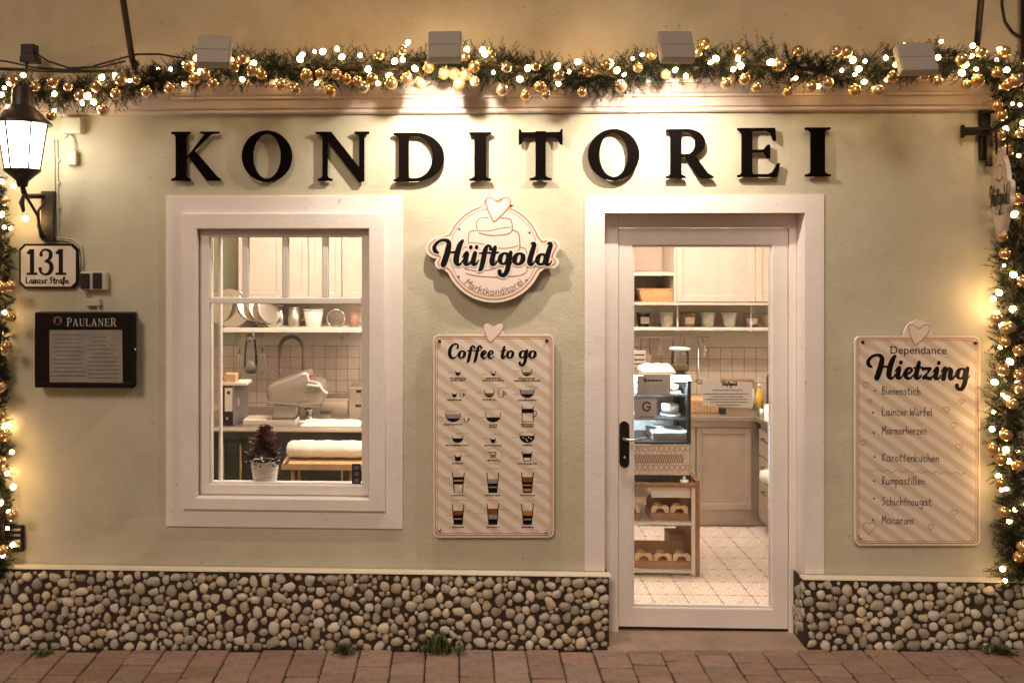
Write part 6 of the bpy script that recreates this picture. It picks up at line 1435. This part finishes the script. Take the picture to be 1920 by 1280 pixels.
for a, b in ((xs_[2]+.001, xs_[3]-.001), (xs_[3]+.001, xs_[4]), (xs_[0], xs_[1]-.02)):
    d_ = link('cabinet_door', None, uc); w_ = min(.05, (b-a)*.3); B('panel', 'cabinet_cream', d_, a+w_, b-w_, YC+.009, YC+.021, zb2+.055, zt2-.05); m = MB(); m.box(a, a+w_, YC, YC+.021, zb2+.004, zt2, c=.005); m.box(b-w_, b, YC, YC+.021, zb2+.004, zt2, c=.005); m.box(a+w_, b-w_, YC+.0005, YC+.021, zb2+.0045, zb2+.055, c=.005); m.box(a+w_, b-w_, YC+.0005, YC+.021, zt2-.05, zt2-.0005, c=.005); m.build('door_frame', 'cabinet_cream', d_)
q = P(1229, 566, YC+.1); q.z = zb2+.001; s = (DIST+YC+.1)/FPX; bs = thing('wicker_basket', 'honey coloured wicker basket in the open cubby', 'basket', tuple(q)); m = MB()
rows = [(27, 0), (29, 7), (31, 14), (33, 22), (34, 24)]
for i in range(len(rows)-1):
    a, z0 = rows[i]; b, z1 = rows[i+1]
    for (sx, sy, tx, ty) in ((-1, -1, 1, -1), (1, -1, 1, 1), (1, 1, -1, 1), (-1, 1, -1, -1)):
        m.add([(q.x+sx*a*s, q.y+sy*a*.5*s, q.z+z0*s), (q.x+tx*a*s, q.y+ty*a*.5*s, q.z+z0*s), (q.x+tx*b*s, q.y+ty*b*.5*s, q.z+z1*s), (q.x+sx*b*s, q.y+sy*b*.5*s, q.z+z1*s)], [(0, 1, 2, 3)])
m.add([(q.x-27*s, q.y-13*s, q.z), (q.x+27*s, q.y-13*s, q.z), (q.x+27*s, q.y+13*s, q.z), (q.x-27*s, q.y+13*s, q.z)], [(0, 1, 2, 3)]); m.build('body', 'wicker', bs)
m = MB()
for i in range(13): t = -1+2*i/12; m.tube([(q.x+t*26*s, q.y-27*.5*s-.002, q.z+.002), (q.x+t*32*s, q.y-33*.5*s-.002, q.z+22*s)], .0022, 4)
m.build('stakes', 'wicker', bs); MB().tube([(q.x-34*s, q.y-17*s, q.z+23*s), (q.x+34*s, q.y-17*s, q.z+23*s), (q.x+34*s, q.y+17*s, q.z+23*s), (q.x-34*s, q.y+17*s, q.z+23*s), (q.x-34*s, q.y-17*s, q.z+23*s)], .005, 6).build('rim', 'wicker', bs)
YS2 = 2.08; zs2 = P(1320, 614, YS2).z; s2 = thing('wall_shelf', 'pale wall shelf with a row of storage tubs seen through the door', 'shelf', at(1320, 620, YS2)); B('board', 'white_enamel', s2, P(1100, 615, YS2).x, P(1480, 615, YS2).x, YS2, YBK, zs2-.024, zs2, c=.003)
for px in (1270, 1408): B('bracket', 'white_enamel', s2, P(px, 600, YS2).x-.006, P(px, 600, YS2).x+.006, YS2-.008, YS2-.0005, zs2-.03, zb2-.02)
tubs = [(1206, 26, 24, 'case_glass', 'paper', 'clear tub with pale lid, first in the shelf row'), (1250, 26, 25, 'white_enamel', 'paper', 'white labelled tub, second in the shelf row'), (1290, 28, 24, 'wood', 'paper', 'brown tub with white label, third in the shelf row'), (1327, 27, 25, 'white_enamel', None, 'plain white tapered tub, fourth in the shelf row'), (1367, 28, 25, 'white_enamel', None, 'plain white tapered tub, fifth in the shelf row'), (1407, 26, 22, 'brushed', 'paper', 'grey tub with white label, sixth in the shelf row'), (1443, 26, 22, 'kraft_pale', None, 'tan tub at the right end of the shelf row')]
for px, w, h, mt, lb_, lab in tubs:
    q = P(px, 614, YS2+.09); q.z = zs2+.001; s = (DIST+YS2+.09)/FPX; th = thing('storage_tub', lab, 'tub', tuple(q), 'storage tubs on the shelf'); MB().lathe([(.001, 0), (w*.38*s, 0), (w*.48*s, h*s), (w*.44*s, h*s), (w*.35*s, .01), (.001, .008)], q.x, q.y, q.z, 20).build('body', mt, th); MB().lathe([(w*.46*s, h*s-.003), (w*.52*s, h*s-.002), (w*.52*s, h*s+.006), (w*.46*s, h*s+.006)], q.x, q.y, q.z, 20).build('rim', mt, th)
    if lb_: B('label_card', lb_, th, q.x-w*.3*s, q.x+w*.3*s, q.y-w*.5*s-.002, q.y-w*.5*s-.0005, q.z+h*.25*s, q.z+h*.75*s)
rl_ = thing('utensil_rail', 'steel rail under the shelf for hanging utensils', 'rail', at(1250, 632, 2.2)); MB().tube([P(1180, 632, 2.2), P(1330, 632, 2.2)], .005, 6).build('bar', 'steel', rl_)
for px in (1190, 1320): MB().tube([P(px, 632, 2.2), P(px, 632, YBK)], .004, 6).build('mount', 'steel', rl_)
ld = thing('ladle', 'long steel ladle hanging from the utensil rail', 'ladle', at(1311, 720, 2.17)); MB().tube([P(1309, 634, 2.19), P(1310, 700, 2.17), P(1309, 712, 2.15)], .005, 6).build('handle', 'steel', ld); q = P(1312, 716, 2.12); MB().lathe([(.001, -.032), (.025, -.024), (.04, 0), (.037, .001), (.022, -.02), (.001, -.027)], q.x, q.y, q.z+.01, 16).build('bowl', 'steel', ld)
MB().tube([P(1317, 634, 2.19), P(1315, 660, 2.19), P(1318, 676, 2.19), P(1323, 660, 2.19), P(1318, 634, 2.19)], .003, 6).build('tongs', 'steel', None); tag(bpy.data.objects['tongs'], 'thin wire tongs hanging right of the ladle', 'tongs')
for px, ln, lb in ((1202, 40, 'short steel spatula hanging first on the utensil rail'), (1217, 52, 'long steel spatula hanging second on the utensil rail'), (1262, 44, 'slotted spoon hanging behind the glass jar'), (1284, 30, 'small steel scraper hanging near the ladle')):
    q0, q1 = P(px, 634, 2.19), P(px+rnd.uniform(-2, 2), 634+ln*.6, 2.18); th = thing('spatula', lb, 'utensil', tuple(q1), 'utensils on the rail'); MB().tube([q0, q1], .004, 6).build('handle', 'bronze', th); q2 = P(px, 634+ln, 2.18); B('blade', 'steel', th, q2.x-.016, q2.x+.016, 2.178, 2.182, q2.z, q1.z+.002, c=.0015)
whisk(1238, 634, 668, 14, 'small round whisk hanging from the rail behind the display case', 2.18)

# rack trolley with display case
YX = .80; X0, X1 = P(1140, 950, YX).x, P(1304, 950, YX).x; ztr = P(1240, 906, YX).z
rk = thing('shelf_rack', 'white framed shelf rack with wooden side standing behind the door', 'rack', ((X0+X1)/2, YX+.2, ZF)); t_ = .022
for x in (X0, X1-t_):
    B('post', 'white_enamel', rk, x, x+t_, YX, YX+.022, ZF+.005, ztr-.024, c=.002); B('rear_post', 'white_enamel', rk, x, x+t_, YX+.378, YX+.40, ZF+.005, ztr-.024, c=.002)
B('side_panel', 'wood', rk, X1+.0005, X1+.026, YX-.004, YX+.41, ZF+.005, ztr+.02); B('top_board', 'wood', rk, X0-.01, X1, YX-.006, YX+.41, ztr-.0235, ztr, c=.003)
shz = [P(1240, y, YX).z for y in (984, 1074)]
for z in shz: B('shelf', 'white_enamel', rk, X0+t_, X1-t_, YX+.002, YX+.40, z, z+.018, c=.002)
B('drawer_front', 'white_enamel', rk, P(1222, 920, YX+.03).x, X1-t_-.002, YX+.03, YX+.05, P(1240, 935, YX).z, ztr-.03); B('drawer_side', 'brushed', rk, X0+t_, P(1216, 920, YX+.03).x, YX+.03, YX+.05, P(1240, 935, YX).z, ztr-.03)
def cup_tray(xc, z, w, n, label):
    th = thing('cupcake_tray', label, 'tray', (xc, YX+.1, z)); B('tray', 'kraft', th, xc-w/2, xc+w/2, YX+.03, YX+.2, z, z+.045)
    B('back_flap', 'kraft', th, xc-w/2+.01, xc+w/2-.01, YX+.19, YX+.1995, z+.0455, z+.12)
    cw = w/n
    for i in range(n):
        a = xc-w/2+cw*i; m = MB(); pts = [(a+.004, z+.046), (a+cw*.28, z+.05)] + [(a+cw*.5+cw*.26*math.cos(math.radians(d)), z+.05+.028*math.sin(math.radians(d))) for d in range(170, 5, -20)] + [(a+cw*.72, z+.05), (a+cw-.004, z+.046), (a+cw-.006, z+.085), (a+cw*.8, z+.098), (a+cw*.5, z+.09), (a+cw*.2, z+.098), (a+.006, z+.085)]
        m.prism(pts, YX+.034, YX+.038); m.build('cut_flap', 'kraft_pale', th); MB().lathe([(.001, .05), (cw*.2, .042), (cw*.27, .02), (cw*.22, 0), (.001, 0)], a+cw/2, YX+.1, z+.046, 12).build('muffin', 'pastry', th)
cup_tray(P(1256, 970, YX+.03).x, shz[0]+.0185, .155*1.55, 2, 'kraft cardboard cake tray on the upper rack shelf'); cup_tray(P(1186, 970, YX+.03).x, shz[0]+.0185, .10, 1, 'small kraft tray at the door edge of the upper rack shelf')
cup_tray(P(1243, 1060, YX+.03).x, shz[1]+.0185, .36, 3, 'kraft cardboard tray with three cut-outs on the lowest rack shelf')
B('cardboard_box', 'kraft', None, P(1252, 1010, YX+.25).x, P(1290, 1010, YX+.25).x, YX+.22, YX+.34, shz[1]+.019, P(1270, 998, YX+.25).z); tag(bpy.data.objects['cardboard_box'], 'brown cardboard box at the back of the lowest rack shelf', 'box')
vessel('white_figure', 'ornament', 1283, 903, 16, 4, 'white_enamel', 'small white saucer with bird figure on the rack edge', Y=YX+.02, rim=False); o = bpy.data.objects['white_figure']; q = o.location.copy(); q.z = ztr+.001
MB().lathe([(.001, .03), (.010, .024), (.008, .012), (.014, .006), (.012, 0), (.001, 0)], o.location.x, o.location.y, o.location.z+.012, 12).build('bird', 'white_enamel', o)
o.location.z = ztr+.001
# display case
YQ = YX+.03; zq0, zq1 = ztr+.001, P(1245, 704, YQ).z; QX0, QX1 = P(1150, 800, YQ).x, P(1296, 800, YQ).x
dc = thing('display_case', 'lit glass cake display case with black corner posts behind the door', 'display case', ((QX0+QX1)/2, YQ+.18, zq0))
zd = P(1245, 829, YQ).z; B('base', 'black_plastic', dc, QX0, QX1, YQ, YQ+.36, zq0, zq0+.045, c=.004); B('lace_front', 'lace_paper', dc, QX0, QX1-.012, YQ-.002, YQ+.01, zq0+.0455, zd-.012); k = INK(YQ-.0026); k.rectp(1150, 852, 1281, 868, 0); k.build('pattern_band', 'print_brown', dc)
for zz in (0,):
    m = MB(); 
    for i in range(26):
        x = 1152+i*5; k = None
m = INK(YQ-.0030)
for i in range(30): m.poly([(1150+i*4.3, 867), (1151.2+i*4.3, 867), (1155.2+i*4.3, 853), (1154+i*4.3, 853)])
m.build('hatching', 'paper', dc)
m = INK(YQ-.0030)
for i in range(15):
    for y in (840, 876): m.stroke([(1150+i*10+6*math.cos(a/8*2*math.pi), y+5*math.sin(a/8*2*math.pi), .9) for a in range(8)], 0, closed=True, sub=2)
m.build('lace_print', 'print_brown', dc)
B('floor_plate', 'black_plastic', dc, QX0, QX1, YQ, YQ+.36, zd-.0115, zd, c=.002); B('top_plate', 'steel', dc, QX0, QX1, YQ+.04, YQ+.36, zq1-.012, zq1, c=.003)
for x in (QX0, QX1-.022): B('corner_post', 'black_plastic', dc, x, x+.022, YQ, YQ+.03, zd+.0005, zq1-.03, c=.004); B('corner_post', 'black_plastic', dc, x, x+.022, YQ+.33, YQ+.36, zd+.0005, zq1-.0125)
B('front_glass', 'case_glass', dc, QX0+.022, QX1-.022, YQ+.006, YQ+.010, zd+.001, zq1-.035)
m = MB(); m.add([(QX0, YQ+.004, zq1-.035), (QX1, YQ+.004, zq1-.035), (QX1, YQ+.045, zq1-.002), (QX0, YQ+.045, zq1-.002)], [(0, 1, 2, 3)]); m.build('sloped_glass', 'case_glass', dc)
B('side_glass', 'case_glass', dc, QX1-.006, QX1-.003, YQ+.03, YQ+.33, zd+.001, zq1-.013); B('rear_panel', 'white_enamel', dc, QX0+.022, QX1-.022, YQ+.345, YQ+.35, zd+.001, zq1-.013)
B('light_bar', 'case_light', dc, QX0+.03, QX1-.03, YQ+.10, YQ+.125, zq1-.026, zq1-.0125)
for y in (742, 786): z = P(1245, y, YQ+.05).z; B('glass_shelf', 'case_glass', dc, QX0+.024, QX1-.024, YQ+.05, YQ+.34, z, z+.006); B('shelf_edge', 'steel', dc, QX0+.024, QX1-.024, YQ+.044, YQ+.0495, z-.002, z+.008)
for i, (px, py, w, h, mt, lab) in enumerate(((1210, 786, 36, 14, 'pastry', 'brown loaf cake on the lower case shelf'), (1258, 786, 34, 18, 'white_cloth', 'white frosted cake on the lower case shelf'), (1255, 742, 38, 12, 'kraft_pale', 'pale flat cake on the upper case shelf'), (1205, 742, 30, 12, 'pastry', 'small brown cake on the upper case shelf'))):
    z = P(1245, py, YQ+.05).z+.0065; X = P(px, py, YQ+.16).x; s = (DIST+YQ+.16)/FPX; th = thing('cake', lab, 'cake', (X, YQ+.18, z), 'cakes in the display case'); MB().lathe([(.001, .004), (w*.55*s, .004), (w*.55*s, .008), (.001, .008)], X, YQ+.18, z-.003, 18).build('plate', 'white_enamel', th); MB().lathe([(w*.45*s, .0), (w*.46*s, h*s*.9), (w*.40*s, h*s), (.001, h*s)], X, YQ+.18, z+.0055, 18).build('cake_body', mt, th)
X0, X1 = P(1222, 815, YQ+.1).x, P(1290, 815, YQ+.1).x; th = thing('cake_box', 'flat cream cardboard box on the floor of the display case', 'box', (X0, YQ+.1, zd+.001)); B('tray', 'kraft_pale', th, X0, X1, YQ+.06, YQ+.26, zd+.001, zd+.03); B('lid', 'paper', th, X0-.004, X1+.004, YQ+.056, YQ+.264, zd+.0305, zd+.05)
q = P(1275, 700, YQ+.2); th = thing('glass_jar', 'tall glass jar with white lid standing on the display case', 'jar', (q.x, YQ+.2, zq1+.001)); s = (DIST+YQ+.2)/FPX; MB().lathe([(.001, .002), (15*s, .002), (16*s, 4*s), (16*s, 34*s), (14*s, 38*s)], q.x, YQ+.2, zq1+.001, 20).build('body', 'case_glass', th); MB().lathe([(17*s, 38.5*s), (19*s, 40*s), (18*s, 43*s), (.001, 44*s)], q.x, YQ+.2, zq1+.001, 20).build('lid', 'white_enamel', th); MB().lathe([(.001, 0), (14*s, 0), (14*s, 9*s), (.001, 10*s)], q.x, YQ+.2, zq1+.006, 14).build('contents', 'kraft_pale', th)
cloth_lump('paper_bags', 'bags', 'crumpled white paper bags on top of the display case', P(1200, 700, YQ+.2).x, P(1262, 700, YQ+.2).x, YQ+.12, YQ+.3, zq1+.002, .045, 'paper', 9)
# notices stuck to the door pane
YG = YD+.0335
def notice(name, label, quad, mt, draw):
    th = thing(name, label, 'notice', at(quad[0][0], quad[2][1], YG)); k = INK(YG-.0002); k.poly(quad); k.build('sheet', mt, th); k = INK(YG-.0006); draw(k); k.build('print', ['print_black', 'print_grey'], th)
def dr1(k):
    script_on(k, 'H', 1206, 716, 5, 4); squiggle(k, 1226, 713, 32, 3, 0)
    for i in range(4): squiggle(k, 1208, 722+i*4.6, 20, 1, 1); squiggle(k, 1236, 721+i*4.6, 28, 1, 1)
    squiggle(k, 1226, 739, 58, 1, 1)
notice('opening_hours_notice', 'small grey opening hours sheet taped on the door pane before the display case', [(1194, 704), (1258, 703), (1258, 741), (1194, 740)], 'paper_grey', dr1)
def dr2(k):
    k.stroke([(1219, 757, 2.6), (1213, 753.5, 2.6), (1206.5, 757, 2.6), (1205.5, 763, 2.6), (1209, 769, 2.6), (1215, 769.5, 2.6), (1219, 765.5, 2.6), (1219.3, 762.5, 2.6)], 0, sub=5); k.rectp(1212.5, 761.3, 1220.3, 763.8, 0); squiggle(k, 1211, 775, 26, 1, 1); text_on(k, 'auf Google', 1198, 783, 28, 0)
notice('review_sticker', 'grey square sticker with a big black letter G on the door pane', [(1189, 749), (1231, 748), (1232, 787), (1190, 787)], 'paper_grey', dr2)
def dr3(k):
    script_on(k, 'Hyftgold', 1352, 723, 30, 5); hand_on(k, 'Warm', 1340, 732, 18, 4, .8, 1) if False else squiggle(k, 1364, 731, 56, 2.2, 1)
    for i, w in enumerate((84, 60, 78, 70, 46)): squiggle(k, 1364+rnd.uniform(-4, 4), 738+i*5.2, w, 1.2, 0)
notice('shop_notice', 'pale printed notice with script heading on the middle of the door pane', [(1317, 712.5), (1411, 716), (1411, 765), (1318, 760)], 'paper', dr3)
pc = thing('price_card', 'small card with dark lines standing behind the display case', 'card', at(1200, 690, 1.2)); pbox('card', 'paper', pc, 1180, 657, 1211, 692, 1.25, 1.255); k = INK(1.2495)
for y in (664, 673, 681, 689): k.rectp(1188, y, 1208, y+2.2, 0)
k.build('print', 'print_black', pc); MB().tube([P(1196, 692, 1.253), (P(1196, 692, 1.253).x, 1.253, zq1-.02)], .004, 6).build('stick', 'steel', pc); B('stand_foot', 'steel', pc, P(1188, 704, 1.25).x, P(1204, 704, 1.25).x, 1.16, 1.30, zq1-.03, zq1-.02)
